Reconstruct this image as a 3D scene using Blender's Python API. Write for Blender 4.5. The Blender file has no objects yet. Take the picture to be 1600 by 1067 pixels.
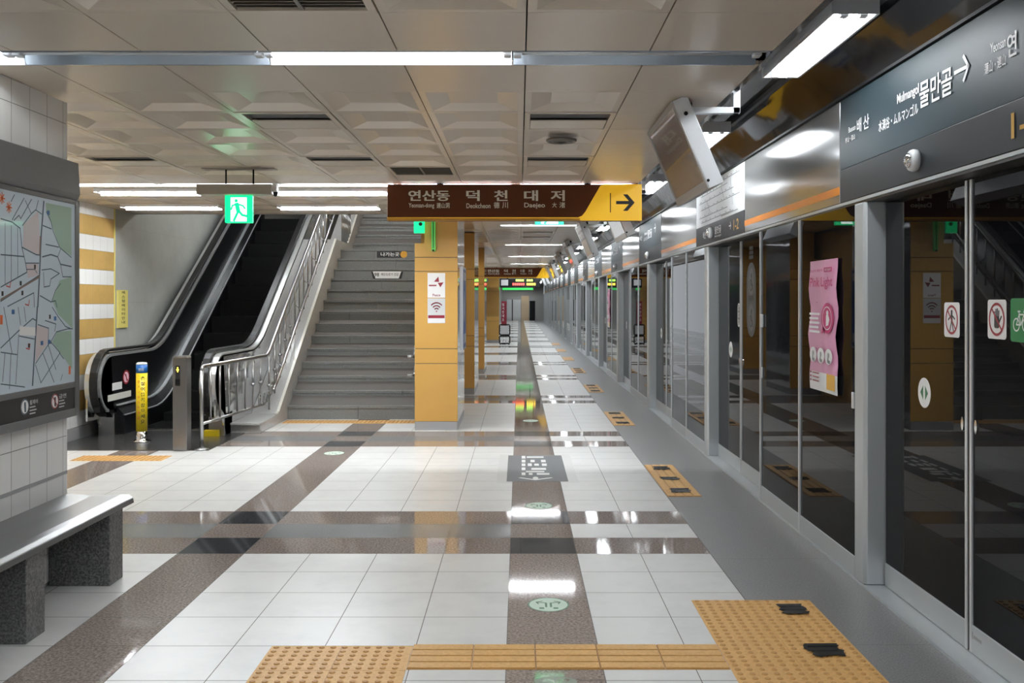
import bpy, math, random
from mathutils import Vector, Matrix
random.seed(7)
sc = bpy.context.scene
COL = sc.collection
# ------------------------------------------------------------------ camera, world, exposure
F, VX, VY, EYE = 1590.0, 811.0, 470.0, 1.52
cam_data = bpy.data.cameras.new('camera')
cam_data.sensor_width = 36.0
cam_data.lens = F / 1600 * 36.0
cam_data.shift_x = (800 - VX) / 1600
cam_data.shift_y = (VY - 533.5) / 1600
cam_data.clip_start = 0.05
cam_data.clip_end = 300
cam = bpy.data.objects.new('camera', cam_data)
cam.location = (0, 0, EYE)
cam.rotation_euler = (math.pi / 2, 0, 0)
COL.objects.link(cam)
sc.camera = cam
world = bpy.data.worlds.new('world')
sc.world = world
world.use_nodes = True
world.node_tree.nodes['Background'].inputs[0].default_value = (0.9, 0.95, 1.0, 1)
world.node_tree.nodes['Background'].inputs[1].default_value = 0.5
sc.view_settings.view_transform = 'Standard'
sc.view_settings.look = 'None'
sc.view_settings.gamma = 1.0
sc.view_settings.exposure = 1.2
sc.cycles.max_bounces = 8
sc.cycles.glossy_bounces = 5
sc.cycles.diffuse_bounces = 5
sc.cycles.caustics_reflective = False
sc.cycles.caustics_refractive = False
sc.cycles.sample_clamp_indirect = 4.0
TUBE_STRENGTH = 62.0          # the lit fluorescent tubes
COVE_STRENGTH = 15.0          # the twin tubes over the screen doors


def P(px, py, d):
    return Vector(((px - VX) * d / F, d, EYE - (py - VY) * d / F))


def dx(px, X):                # depth of the pixel column px on the plane x = X
    return X * F / (px - VX)


def zz(py, d):
    return EYE - (py - VY) * d / F


# ------------------------------------------------------------------ materials
M = {}


def srgb(r, g, b):
    f = lambda c: (c / 255 / 12.92) if c / 255 <= 0.04045 else ((c / 255 + 0.055) / 1.055) ** 2.4
    return (f(r), f(g), f(b), 1)


def mat(name, col, rough=0.5, metal=0.0, spec=0.5, ior=1.5, emit=None, estr=0.0, coat=0.0,
        noise=None, bump=None):
    m = bpy.data.materials.new(name)
    m.use_nodes = True
    nt = m.node_tree
    b = nt.nodes['Principled BSDF']
    b.inputs['Base Color'].default_value = col
    b.inputs['Roughness'].default_value = rough
    b.inputs['Metallic'].default_value = metal
    b.inputs['Specular IOR Level'].default_value = spec
    b.inputs['IOR'].default_value = ior
    b.inputs['Coat Weight'].default_value = coat
    b.inputs['Coat Roughness'].default_value = 0.03
    if emit:
        b.inputs['Emission Color'].default_value = emit
        b.inputs['Emission Strength'].default_value = estr
    tc = None
    if noise or bump:
        tc = nt.nodes.new('ShaderNodeTexCoord')
    if noise:
        scale, col2, lo, hi = noise
        n = nt.nodes.new('ShaderNodeTexNoise')
        n.inputs['Scale'].default_value = scale
        n.inputs['Detail'].default_value = 4
        n.inputs['Roughness'].default_value = 0.7
        nt.links.new(tc.outputs['Object'], n.inputs['Vector'])
        r = nt.nodes.new('ShaderNodeValToRGB')
        r.color_ramp.elements[0].position = lo
        r.color_ramp.elements[1].position = hi
        r.color_ramp.elements[0].color = col
        r.color_ramp.elements[1].color = col2
        nt.links.new(n.outputs['Fac'], r.inputs['Fac'])
        nt.links.new(r.outputs['Color'], b.inputs['Base Color'])
    if bump:
        scale, dist = bump
        n = nt.nodes.new('ShaderNodeTexNoise')
        n.inputs['Scale'].default_value = scale
        n.inputs['Detail'].default_value = 2
        nt.links.new(tc.outputs['Object'], n.inputs['Vector'])
        bm_ = nt.nodes.new('ShaderNodeBump')
        bm_.inputs['Strength'].default_value = 0.3
        bm_.inputs['Distance'].default_value = dist
        nt.links.new(n.outputs['Fac'], bm_.inputs['Height'])
        nt.links.new(bm_.outputs['Normal'], b.inputs['Normal'])
    M[name] = m
    return m


g = lambda v: (v, v, v, 1)
mat('white_tile', (0.76, 0.76, 0.75, 1), 0.34, noise=(3.0, (0.69, 0.69, 0.685, 1), 0.45, 0.7))
mat('brown_granite', (0.17, 0.135, 0.12, 1), 0.05, noise=(75.0, (0.52, 0.44, 0.40, 1), 0.34, 0.66))
mat('grey_stone', (0.20, 0.21, 0.215, 1), 0.2, noise=(120.0, (0.27, 0.28, 0.285, 1), 0.4, 0.6))
mat('dark_stone', (0.045, 0.05, 0.058, 1), 0.05, noise=(140.0, (0.085, 0.09, 0.10, 1), 0.4, 0.6))
mat('edge_granite', (0.155, 0.155, 0.155, 1), 0.34, noise=(110.0, (0.30, 0.30, 0.30, 1), 0.36, 0.66))
mat('grout', (0.13, 0.12, 0.11, 1), 0.8)
mat('stair_granite', (0.135, 0.137, 0.132, 1), 0.45, noise=(90.0, (0.225, 0.228, 0.22, 1), 0.38, 0.62))
mat('curb_granite', (0.42, 0.42, 0.41, 1), 0.25, noise=(120.0, (0.56, 0.56, 0.55, 1), 0.38, 0.62))
mat('curb_edge', (0.80, 0.79, 0.72, 1), 0.2)
mat('bench_granite', (0.05, 0.05, 0.05, 1), 0.4, noise=(90.0, (0.22, 0.22, 0.22, 1), 0.4, 0.66))
mat('ceiling_panel', (0.69, 0.60, 0.49, 1), 0.24, spec=0.45, bump=(2.5, 0.003))
mat('ceiling_gap', (0.03, 0.03, 0.03, 1), 0.8)
mat('wall_tile', (0.86, 0.86, 0.85, 1), 0.25)
mat('wall_grout', (0.28, 0.28, 0.28, 1), 0.8)
mat('ochre_tile', (0.58, 0.375, 0.125, 1), 0.3, noise=(3.0, (0.52, 0.33, 0.105, 1), 0.4, 0.65))
mat('stone_panel', (0.40, 0.415, 0.39, 1), 0.25, noise=(2.0, (0.46, 0.475, 0.45, 1), 0.3, 0.7))
mat('ochre_panel', (0.60, 0.345, 0.085, 1), 0.32, noise=(1.2, (0.57, 0.32, 0.075, 1), 0.4, 0.65))
mat('plinth', (0.33, 0.33, 0.34, 1), 0.35)
mat('seam', (0.10, 0.085, 0.06, 1), 0.7)
mat('steel', (0.56, 0.57, 0.58, 1), 0.28, 1.0)
mat('brushed_dark', (0.30, 0.30, 0.30, 1), 0.28, 1.0)
mat('polished', (0.66, 0.67, 0.68, 1), 0.09, 1.0, bump=(2.5, 0.008))
mat('chrome', (0.78, 0.78, 0.79, 1), 0.06, 1.0)
mat('plate_steel', (0.20, 0.20, 0.20, 1), 0.25, 0.8)
mat('aluminium', (0.58, 0.61, 0.63, 1), 0.38, 0.55)
mat('aluminium_light', (0.72, 0.74, 0.76, 1), 0.3, 0.5)
mat('header_steel', (0.33, 0.335, 0.335, 1), 0.13, 0.35, 0.4)
mat('door_glass', (0.005, 0.005, 0.006, 1), 0.012, 0.0, 0.5, 1.16)
mat('black_gloss', (0.010, 0.010, 0.011, 1), 0.06, 0.0, 0.4, 1.38, bump=(2.0, 0.01))
mat('black', (0.008, 0.008, 0.009, 1), 0.5, spec=0.2)
mat('black_panel', (0.006, 0.006, 0.007, 1), 0.3, spec=0.2)
mat('rubber', (0.008, 0.008, 0.008, 1), 0.4, spec=0.3)
mat('step_black', (0.005, 0.005, 0.005, 1), 0.6, spec=0.15)
mat('rail_steel', (0.36, 0.36, 0.36, 1), 0.28, 1.0)
mat('bench_steel', (0.26, 0.265, 0.27, 1), 0.36, 1.0)
mat('deck_steel', (0.62, 0.63, 0.63, 1), 0.30, 0.7)
mat('sticker_faint', srgb(150, 158, 146), 0.4)
mat('board_grey', (0.155, 0.16, 0.168, 1), 0.35, 0.3)
mat('map_paper', srgb(222, 236, 246), 0.12, coat=0.6)
mat('map_green', srgb(178, 205, 188), 0.12)
mat('map_pink', srgb(222, 212, 214), 0.12)
mat('map_road', srgb(108, 122, 134), 0.15)
mat('map_rail', srgb(150, 132, 124), 0.15)
mat('print_red', srgb(190, 60, 55), 0.4)
mat('print_orange', srgb(222, 110, 60), 0.4)
mat('print_blue', srgb(60, 110, 165), 0.4)
mat('print_black', (0.012, 0.012, 0.012, 1), 0.5)
mat('print_white', (0.85, 0.85, 0.85, 1), 0.4)
mat('print_grey', (0.35, 0.36, 0.37, 1), 0.4)
mat('paper', (0.82, 0.82, 0.82, 1), 0.5)
mat('paper_grey', (0.60, 0.61, 0.62, 1), 0.5)
mat('maroon', srgb(140, 30, 50), 0.4)
mat('sign_brown', srgb(98, 52, 26), 0.5, spec=0.2)
mat('sign_yellow', srgb(250, 200, 40), 0.35, emit=srgb(250, 190, 40), estr=0.16)
mat('sign_ochre', srgb(205, 150, 50), 0.4)
mat('sign_cream', srgb(230, 222, 205), 0.5)
mat('sign_teal', srgb(44, 57, 63), 0.42, 0.0, 0.13)
mat('sign_dark', srgb(30, 34, 38), 0.4, spec=0.25)
mat('route_white', (0.86, 0.88, 0.90, 1), 0.5, spec=0.2)
mat('route_line', srgb(120, 128, 136), 0.5)
mat('gold', srgb(225, 175, 70), 0.35)
mat('stripe_orange', srgb(235, 140, 20), 0.3)
mat('tactile', srgb(222, 176, 108), 0.5, noise=(60.0, srgb(205, 158, 92), 0.4, 0.65))
mat('tactile_dot', srgb(192, 144, 80), 0.5)
mat('tape', (0.025, 0.025, 0.027, 1), 0.22, bump=(60.0, 0.006))
mat('mat_grey', srgb(92, 94, 98), 0.5)
mat('mat_film', (0.66, 0.66, 0.65, 1), 0.3)
mat('sticker_mint', srgb(212, 232, 216), 0.5)
mat('sticker_green', srgb(20, 120, 60), 0.4)
mat('print_green', srgb(30, 105, 62), 0.45)
mat('sticker_line', srgb(70, 120, 90), 0.4)
mat('sticker_film', srgb(34, 35, 36), 0.35)
mat('sticker_film_light', srgb(84, 86, 87), 0.35)
mat('prohibit_red', srgb(150, 35, 45), 0.4)
mat('pink', srgb(222, 160, 190), 0.45)
mat('magenta', srgb(190, 45, 110), 0.45)
mat('pale_pink', srgb(235, 205, 218), 0.45)
mat('poster_blue', srgb(40, 80, 150), 0.3)
mat('exit_green', srgb(10, 150, 90), 0.4, emit=srgb(10, 205, 120), estr=1.0)
mat('exit_white', (0.8, 0.9, 0.85, 1), 0.4, emit=(0.75, 1.0, 0.86, 1), estr=1.1)
mat('lit_green', srgb(60, 200, 90), 0.4, emit=srgb(60, 220, 100), estr=0.35)
mat('rod_green', srgb(90, 190, 90), 0.4, emit=srgb(90, 210, 90), estr=0.12)
mat('led_green', (0.1, 0.4, 0.02, 1), 0.5, emit=(0.35, 1.0, 0.08, 1), estr=2.0)
mat('led_red', (0.4, 0.02, 0.02, 1), 0.5, emit=(1.0, 0.06, 0.05, 1), estr=2.0)
mat('led_yellow', (0.4, 0.25, 0.02, 1), 0.5, emit=(1.0, 0.6, 0.05, 1), estr=2.0)
mat('tube_lit', (0.9, 0.9, 0.9, 1), 0.4, emit=(0.93, 0.975, 1.0, 1), estr=TUBE_STRENGTH)
mat('tube_cove', (0.9, 0.9, 0.9, 1), 0.4, emit=(0.93, 0.975, 1.0, 1), estr=COVE_STRENGTH)
mat('tube_dark', (0.75, 0.78, 0.8, 1), 0.15)
mat('lamp_white', (0.82, 0.83, 0.85, 1), 0.22)
mat('trough_unlit_tint', (0.50, 0.57, 0.66, 1), 0.15, 0.6)  # white reflector; the bluish reflection when unlit is put into its colour
mat('lintel_dark', (0.055, 0.052, 0.05, 1), 0.3)  # the dark reflection on the beam's underside is put into this colour
mat('beige_metal', (0.44, 0.40, 0.34, 1), 0.35)
mat('screen', (0.27, 0.25, 0.23, 1), 0.16, 0.0, 0.6, coat=0.5)
mat('screen_frame', (0.42, 0.41, 0.40, 1), 0.3, 0.4)
mat('casing_white', (0.74, 0.76, 0.79, 1), 0.3)
mat('concrete', (0.42, 0.42, 0.41, 1), 0.8)
mat('tunnel', (0.02, 0.02, 0.02, 1), 0.9)
mat('far_grey', (0.75, 0.77, 0.78, 1), 0.5)
mat('far_beige', (0.72, 0.56, 0.36, 1), 0.5)
mat('bollard_yellow', srgb(232, 205, 30), 0.3)
mat('bollard_blue', srgb(25, 100, 175), 0.3)
mat('wall_sign', srgb(225, 212, 120), 0.4)
mat('vent_dark', (0.035, 0.033, 0.03, 1), 0.6)
mat('vent_vane', (0.20, 0.175, 0.15, 1), 0.45)


# ------------------------------------------------------------------ mesh builder
class Frame:
    """a flat surface to draw on: u is the reading direction, v is up, w leaves the surface"""

    def __init__(s, o, u, v):
        s.o, s.u, s.v = Vector(o), Vector(u), Vector(v)
        s.w = s.u.cross(s.v)

    def __call__(s, u, v, w=0.0):
        return s.o + s.u * u + s.v * v + s.w * w


def F_front(y):   # faces the camera
    return Frame((0, y, 0), (1, 0, 0), (0, 0, 1))


def F_track(x):   # faces -x (seen from the platform): u = -y
    return Frame((x, 0, 0), (0, -1, 0), (0, 0, 1))


def F_left(x):    # faces +x : u = +y
    return Frame((x, 0, 0), (0, 1, 0), (0, 0, 1))


def F_floor(z=0.0):
    return Frame((0, 0, z), (1, 0, 0), (0, 1, 0))


_text_cache = {}


def text_data(body):
    if body not in _text_cache:
        c = bpy.data.curves.new('lettering', 'FONT')
        c.body = body
        c.resolution_u = 3
        c.offset = 0.014
        o = bpy.data.objects.new('lettering', c)
        COL.objects.link(o)
        dg = bpy.context.evaluated_depsgraph_get()
        me = bpy.data.meshes.new_from_object(o.evaluated_get(dg))
        vs = [(v.co.x, v.co.y) for v in me.vertices]
        fs = [tuple(p.vertices) for p in me.polygons]
        bpy.data.objects.remove(o)
        bpy.data.curves.remove(c)
        bpy.data.meshes.remove(me)
        _text_cache[body] = (vs, fs)
    return _text_cache[body]


class MB:
    def __init__(s):
        s.v, s.f, s.m, s.sm = [], [], [], []

    def face(s, pts, mi=0, smooth=False):
        n = len(s.v)
        s.v += [Vector(p) for p in pts]
        s.f.append(tuple(range(n, n + len(pts))))
        s.m.append(mi)
        s.sm.append(smooth)

    def grid(s, rows, closed_u=False, closed_v=False, mi=0, smooth=True, caps=False):
        n = len(s.v)
        R, C = len(rows), len(rows[0])
        for r in rows:
            s.v += [Vector(p) for p in r]
        for i in range(R if closed_v else R - 1):
            for j in range(C if closed_u else C - 1):
                a, b = n + i * C + j, n + i * C + (j + 1) % C
                i2 = (i + 1) % R
                s.f.append((a, b, n + i2 * C + (j + 1) % C, n + i2 * C + j))
                s.m.append(mi)
                s.sm.append(smooth)
        if caps:
            s.f.append(tuple(n + j for j in range(C))[::-1])
            s.f.append(tuple(n + (R - 1) * C + j for j in range(C)))
            s.m += [mi, mi]
            s.sm += [False, False]

    def box(s, x0, x1, y0, y1, z0, z1, mi=0):
        n = len(s.v)
        for x in (x0, x1):
            for y in (y0, y1):
                for z in (z0, z1):
                    s.v.append(Vector((x, y, z)))
        for q in ((0, 1, 3, 2), (4, 6, 7, 5), (0, 4, 5, 1), (2, 3, 7, 6), (0, 2, 6, 4), (1, 5, 7, 3)):
            s.f.append(tuple(n + k for k in q))
            s.m.append(mi)
            s.sm.append(False)

    def prism(s, fr, pts, w0, w1, mi=0):
        """polygon in a frame's (u, v) given depth between w0 and w1"""
        n, k = len(s.v), len(pts)
        area = sum(pts[i][0] * pts[(i + 1) % k][1] - pts[(i + 1) % k][0] * pts[i][1] for i in range(k))
        if area < 0:
            pts = pts[::-1]
        for w in (w0, w1):
            s.v += [fr(p[0], p[1], w) for p in pts]
        s.f.append(tuple(n + i for i in range(k))[::-1])
        s.f.append(tuple(n + k + i for i in range(k)))
        for i in range(k):
            j = (i + 1) % k
            s.f.append((n + i, n + j, n + k + j, n + k + i))
        s.m += [mi] * (k + 2)
        s.sm += [False] * (k + 2)

    def rect(s, fr, u0, u1, v0, v1, w0, w1, mi=0):
        s.prism(fr, [(u0, v0), (u1, v0), (u1, v1), (u0, v1)], w0, w1, mi)

    def rrect(s, fr, u0, u1, v0, v1, r, w0, w1, mi=0):
        pts = []
        for cx, cy, a0 in ((u1 - r, v1 - r, 0), (u0 + r, v1 - r, 90), (u0 + r, v0 + r, 180), (u1 - r, v0 + r, 270)):
            for k in range(6):
                a = math.radians(a0 + 18 * k)
                pts.append((cx + r * math.cos(a), cy + r * math.sin(a)))
        s.prism(fr, pts, w0, w1, mi)

    def disc(s, fr, cu, cv, ru, rv, w0, w1, mi=0, n=28):
        s.prism(fr, [(cu + ru * math.cos(2 * math.pi * i / n), cv + rv * math.sin(2 * math.pi * i / n)) for i in range(n)], w0, w1, mi)

    def ring(s, fr, cu, cv, r0u, r0v, t, w, mi=0, n=32):
        for i in range(n):
            a, b = 2 * math.pi * i / n, 2 * math.pi * (i + 1) / n
            s.face([fr(cu + r0u * math.cos(a), cv + r0v * math.sin(a), w), fr(cu + r0u * math.cos(b), cv + r0v * math.sin(b), w),
                    fr(cu + (r0u - t) * math.cos(b), cv + (r0v - t) * math.sin(b), w), fr(cu + (r0u - t) * math.cos(a), cv + (r0v - t) * math.sin(a), w)], mi)

    def line(s, fr, pts, width, w, mi=0):
        for (a, b) in zip(pts[:-1], pts[1:]):
            d = Vector((b[0] - a[0], b[1] - a[1]))
            if d.length < 1e-6:
                continue
            d.normalize()
            nx, ny = -d.y * width / 2, d.x * width / 2
            ex, ey = d.x * width * 0.3, d.y * width * 0.3
            s.face([fr(a[0] - nx - ex, a[1] - ny - ey, w), fr(b[0] - nx + ex, b[1] - ny + ey, w),
                    fr(b[0] + nx + ex, b[1] + ny + ey, w), fr(a[0] + nx - ex, a[1] + ny - ey, w)][::1], mi)

    def text(s, body, fr, u0, u1, v0, v1, w, mi=0, rot=False):
        vs, fs = text_data(body)
        if not vs:
            return
        x0, x1 = min(p[0] for p in vs), max(p[0] for p in vs)
        y0, y1 = min(p[1] for p in vs), max(p[1] for p in vs)
        n = len(s.v)
        for x, y in vs:
            a, b = (x - x0) / max(x1 - x0, 1e-6), (y - y0) / max(y1 - y0, 1e-6)
            if rot:
                a, b = b, 1 - a
            s.v.append(fr(u0 + (u1 - u0) * a, v0 + (v1 - v0) * b, w))
        for f in fs:
            s.f.append(tuple(n + k for k in f))
            s.m.append(mi)
            s.sm.append(False)

    def tube(s, pts, r, n=10, mi=0, caps=True):
        pts = [Vector(p) for p in pts]
        rows = []
        up = None
        for i, p in enumerate(pts):
            t = (pts[min(i + 1, len(pts) - 1)] - pts[max(i - 1, 0)]).normalized()
            if up is None:
                up = Vector((0, 0, 1)) if abs(t.z) < 0.9 else Vector((1, 0, 0))
            a = t.cross(up).normalized()
            b = t.cross(a).normalized()
            up = -b if (-b).dot(up) > 0 else b
            rr = r[i] if isinstance(r, (list, tuple)) else r
            rows.append([p + (a * math.cos(2 * math.pi * k / n) + b * math.sin(2 * math.pi * k / n)) * rr for k in range(n)])
        s.grid(rows, closed_u=True, mi=mi, caps=caps)

    def lathe(s, x, y, prof, n=20, mi=0):
        rows = [[Vector((x + r * math.cos(2 * math.pi * k / n), y + r * math.sin(2 * math.pi * k / n), z)) for k in range(n)] for r, z in prof]
        s.grid(rows, closed_u=True, mi=mi, caps=True)

    def ribbon(s, path, x0, x1, t, mi=0, smooth=True):
        """a strip that follows a (y, z) path, x0..x1 wide and t thick (to the path's left)"""
        rows = []
        for i, (y, z) in enumerate(path):
            a, b = path[max(i - 1, 0)], path[min(i + 1, len(path) - 1)]
            d = Vector((b[0] - a[0], b[1] - a[1])).normalized()
            ny, nz = -d.y * t, d.x * t
            rows.append([(x0, y, z), (x1, y, z), (x1, y + ny, z + nz), (x0, y + ny, z + nz)])
        s.grid(rows, closed_u=True, mi=mi, smooth=False, caps=True)

    def build(s, name, mats, parent=None, loc=None, bevel=0.0):
        me = bpy.data.meshes.new(name)
        base = W(parent) if parent is not None else Vector((0, 0, 0))
        off = base if loc is None else Vector(loc)
        me.from_pydata([tuple(v - off) for v in s.v], [], s.f)
        mats = mats if isinstance(mats, (list, tuple)) else [mats]
        for k in mats:
            me.materials.append(M[k])
        me.polygons.foreach_set('material_index', s.m)
        me.polygons.foreach_set('use_smooth', s.sm)
        me.update()
        o = bpy.data.objects.new(name, me)
        COL.objects.link(o)
        if parent is not None:
            o.parent = parent
            o.location = off - base
        else:
            o.location = off
        WORLD[o] = off
        if bevel:
            b = o.modifiers.new('edge', 'BEVEL')
            b.width = bevel
            b.segments = 2
            b.limit_method = 'ANGLE'
        return o


WORLD = {}


def W(o):
    return WORLD[o]


def tag(o, label, cat, group=None, kind=None):
    o['label'] = label
    o['category'] = cat
    if group:
        o['group'] = group
    if kind:
        o['kind'] = kind
    return o


def thing(name, label, cat, loc, group=None, kind=None):
    o = bpy.data.objects.new(name, None)
    o.empty_display_size = 0.1
    COL.objects.link(o)
    o.location = loc
    WORLD[o] = Vector(loc)
    return tag(o, label, cat, group, kind)


KIDS = {}


def kids(o):
    return [c for c in bpy.data.objects if c.parent == o]


def copy_tree(o, loc=None, label=None, parent=None):
    c = o.copy()
    COL.objects.link(c)
    if parent is not None:
        c.parent = parent
    if loc is not None:
        c.location = loc
    if label:
        c['label'] = label
    for k in kids(o):
        copy_tree(k, parent=c)
    return c


ORD = ['first', 'second', 'third', 'fourth', 'fifth', 'sixth', 'seventh', 'eighth', 'ninth', 'tenth',
       'eleventh', 'twelfth', 'thirteenth', 'fourteenth', 'fifteenth', 'sixteenth', 'seventeenth']
STRUCT = 'structure'
XE = 1.83        # platform face of the screen doors
XD = 1.94        # plane of the sliding doors
CZ = 2.62        # ceiling
BAY = 4.5
NB = 16
YEND = 78.0

# ------------------------------------------------------------------ floor
b = MB()
b.box(-5.0, XE + 0.3, -9.0, YEND, -0.2, -0.0012, 0)
cols = [(-0.054, 0.347, 'S'), (0.347, 0.73, 'R'), (0.73, 1.15, 'R')]
x = -0.054
k = 0
while x > -4.95:
    cols.append((max(x - 0.4, -5.0), x, 'S' if k % 5 == 4 else 'L'))
    x -= 0.4
    k += 1
T = BAY / 11
row0 = 6.12 - T * 33
nrow = int((YEND - row0) / T)
fl = F_floor()
random.seed(3)
jit = {}
for ci, (x0, x1, kind) in enumerate(cols):
    for r in range(nrow):
        y0 = row0 + r * T
        y1 = y0 + T
        if y1 < -8.9:
            continue
        q = (r - 33) % 11
        if q < 3:
            if kind == 'S':
                mi = 3 if q in (0, 2) else 2
            elif kind == 'L':
                mi = 4 if q == 1 else 2
            else:
                mi = 1 if q == 1 else 2
        else:
            mi = 2 if kind == 'S' else 1
        gy = 0.0022
        gx = 0.0018
        b.face([(x0 + gx, y0 + gy, 0), (x1 - gx, y0 + gy, 0), (x1 - gx, y1 - gy, 0), (x0 + gx, y1 - gy, 0)], mi)
y = -9.0
while y < YEND:
    b.face([(1.153, y, 0), (XE + 0.3, y, 0), (XE + 0.3, min(y + 1.5, YEND) - 0.002, 0), (1.153, min(y + 1.5, YEND) - 0.002, 0)], 5)
    y += 1.5
tag(b.build('floor', ['grout', 'white_tile', 'brown_granite', 'dark_stone', 'grey_stone', 'edge_granite']),
    'platform floor of white tiles crossed by brown granite strips', 'floor', kind=STRUCT)

# ------------------------------------------------------------------ ceiling
TROUGH = [-5.6, -0.55, 4.48, 9.52, 14.67, 19.82, 24.97, 30.12, 35.27, 40.4, 45.5, 50.6, 55.7, 60.8, 65.9, 71.0, 75.9]  # first two rows added as unseen fill, last added to brighten the end wall
xs = [1.12, 0.575, 0.03]
while xs[-1] > -4.8:
    xs.append(xs[-1] - 0.5655)
xs[-1] = -4.86
xs = xs[::-1]
WELL_Y = 12.84
WELL_X = -1.2
b = MB()
VENTS = {}     # panels that hold a vent are left open for it
cells = []
ys = [-9.0, -8.3, -7.6, -6.9, -6.25, -5.6]
for i, t in enumerate(TROUGH):
    nxt = TROUGH[i + 1] if i + 1 < len(TROUGH) else YEND
    y0 = t + 0.26
    n = max(1, round((nxt - y0) / 0.6))
    cells.append([y0 + (nxt - y0) * j / n for j in range(n + 1)])
cells.insert(0, ys)


def in_well(xa, yb):
    return yb > WELL_Y + 0.05 and xa < WELL_X - 0.3


def vent_here(xm, ym):
    for (vx, vy, kind) in [(-1.39, 6.2, 's'), (0.30, 6.2, 's'), (-1.39, 8.0, 's'), (0.30, 8.0, 's'), (-3.08, 8.0, 's'),
                           (-0.82, 8.6, 'g'), (-0.82, 3.75, 'g'), (0.30, 16.4, 's'), (0.30, 17.6, 's')]:
        if abs(xm - vx) < 0.25 and abs(ym - vy) < 0.29:
            return kind
    return None


vents = []
for ce in cells:
    for j in range(len(ce) - 1):
        y0, y1 = ce[j], ce[j + 1]
        for i in range(len(xs) - 1):
            x0, x1 = xs[i], xs[i + 1]
            if in_well(x0, y1):
                continue
            kd = vent_here((x0 + x1) / 2, (y0 + y1) / 2)
            if kd and (x0, y0) not in VENTS:
                VENTS[(x0, y0)] = 1
                vents.append((x0, x1, y0, y1, kd))
                continue
            ga = 0.003
            xa, xb, ya, yb = x0 + ga, x1 - ga, y0 + ga / 2, y1 - ga / 2
            z = CZ
            flat = j == 0 or j == len(ce) - 2 or i == len(xs) - 2
            # panel edge turned up into the gap
            for (p, q) in (((xa, ya), (xa, yb)), ((xa, yb), (xb, yb)), ((xb, yb), (xb, ya)), ((xb, ya), (xa, ya))):
                b.face([(p[0], p[1], z), (q[0], q[1], z), (q[0], q[1], z + 0.02), (p[0], p[1], z + 0.02)][::-1], 0)
            if flat:
                b.face([(xa, ya, z), (xa, yb, z), (xb, yb, z), (xb, ya, z)], 0)
            else:
                m_, d_, h_ = 0.035, 0.11, 0.026
                o_ = [(xa, ya), (xa, yb), (xb, yb), (xb, ya)]
                i1 = [(xa + m_, ya + m_), (xa + m_, yb - m_), (xb - m_, yb - m_), (xb - m_, ya + m_)]
                e = m_ + d_
                i2 = [(xa + e, ya + e), (xa + e, yb - e), (xb - e, yb - e), (xb - e, ya + e)]
                for q in range(4):
                    r = (q + 1) % 4
                    b.face([(*o_[q], z), (*o_[r], z), (*i1[r], z), (*i1[q], z)], 0)
                    b.face([(*i1[q], z), (*i1[r], z), (*i2[r], z + h_), (*i2[q], z + h_)], 0)
                b.face([(*p, z + h_) for p in i2], 0)
# slab above, open over the stair well
b.box(-4.86, 1.12, -9.0, WELL_Y, CZ + 0.14, CZ + 0.2, 1)
b.box(WELL_X, 1.12, WELL_Y, YEND, CZ + 0.14, CZ + 0.2, 1)
tag(b.build('ceiling', ['ceiling_panel', 'ceiling_gap']), 'glossy beige ceiling of embossed square metal panels', 'ceiling', kind=STRUCT)

# fascias where the ceiling stops at the stair well
b = MB()
b.box(-4.86, WELL_X, WELL_Y, WELL_Y + 0.06, CZ - 0.005, CZ + 0.6)
tag(b.build('trim_1', 'beige_metal'), 'beige ceiling edge above the stairs and escalator', 'trim', kind=STRUCT)
b = MB()
b.box(WELL_X - 0.06, WELL_X, WELL_Y + 0.06, 36.0, CZ - 0.005, CZ + 0.9)
tag(b.build('trim_2', 'beige_metal'), 'beige ceiling edge along the stair well behind the yellow pillars', 'trim', kind=STRUCT)

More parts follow.
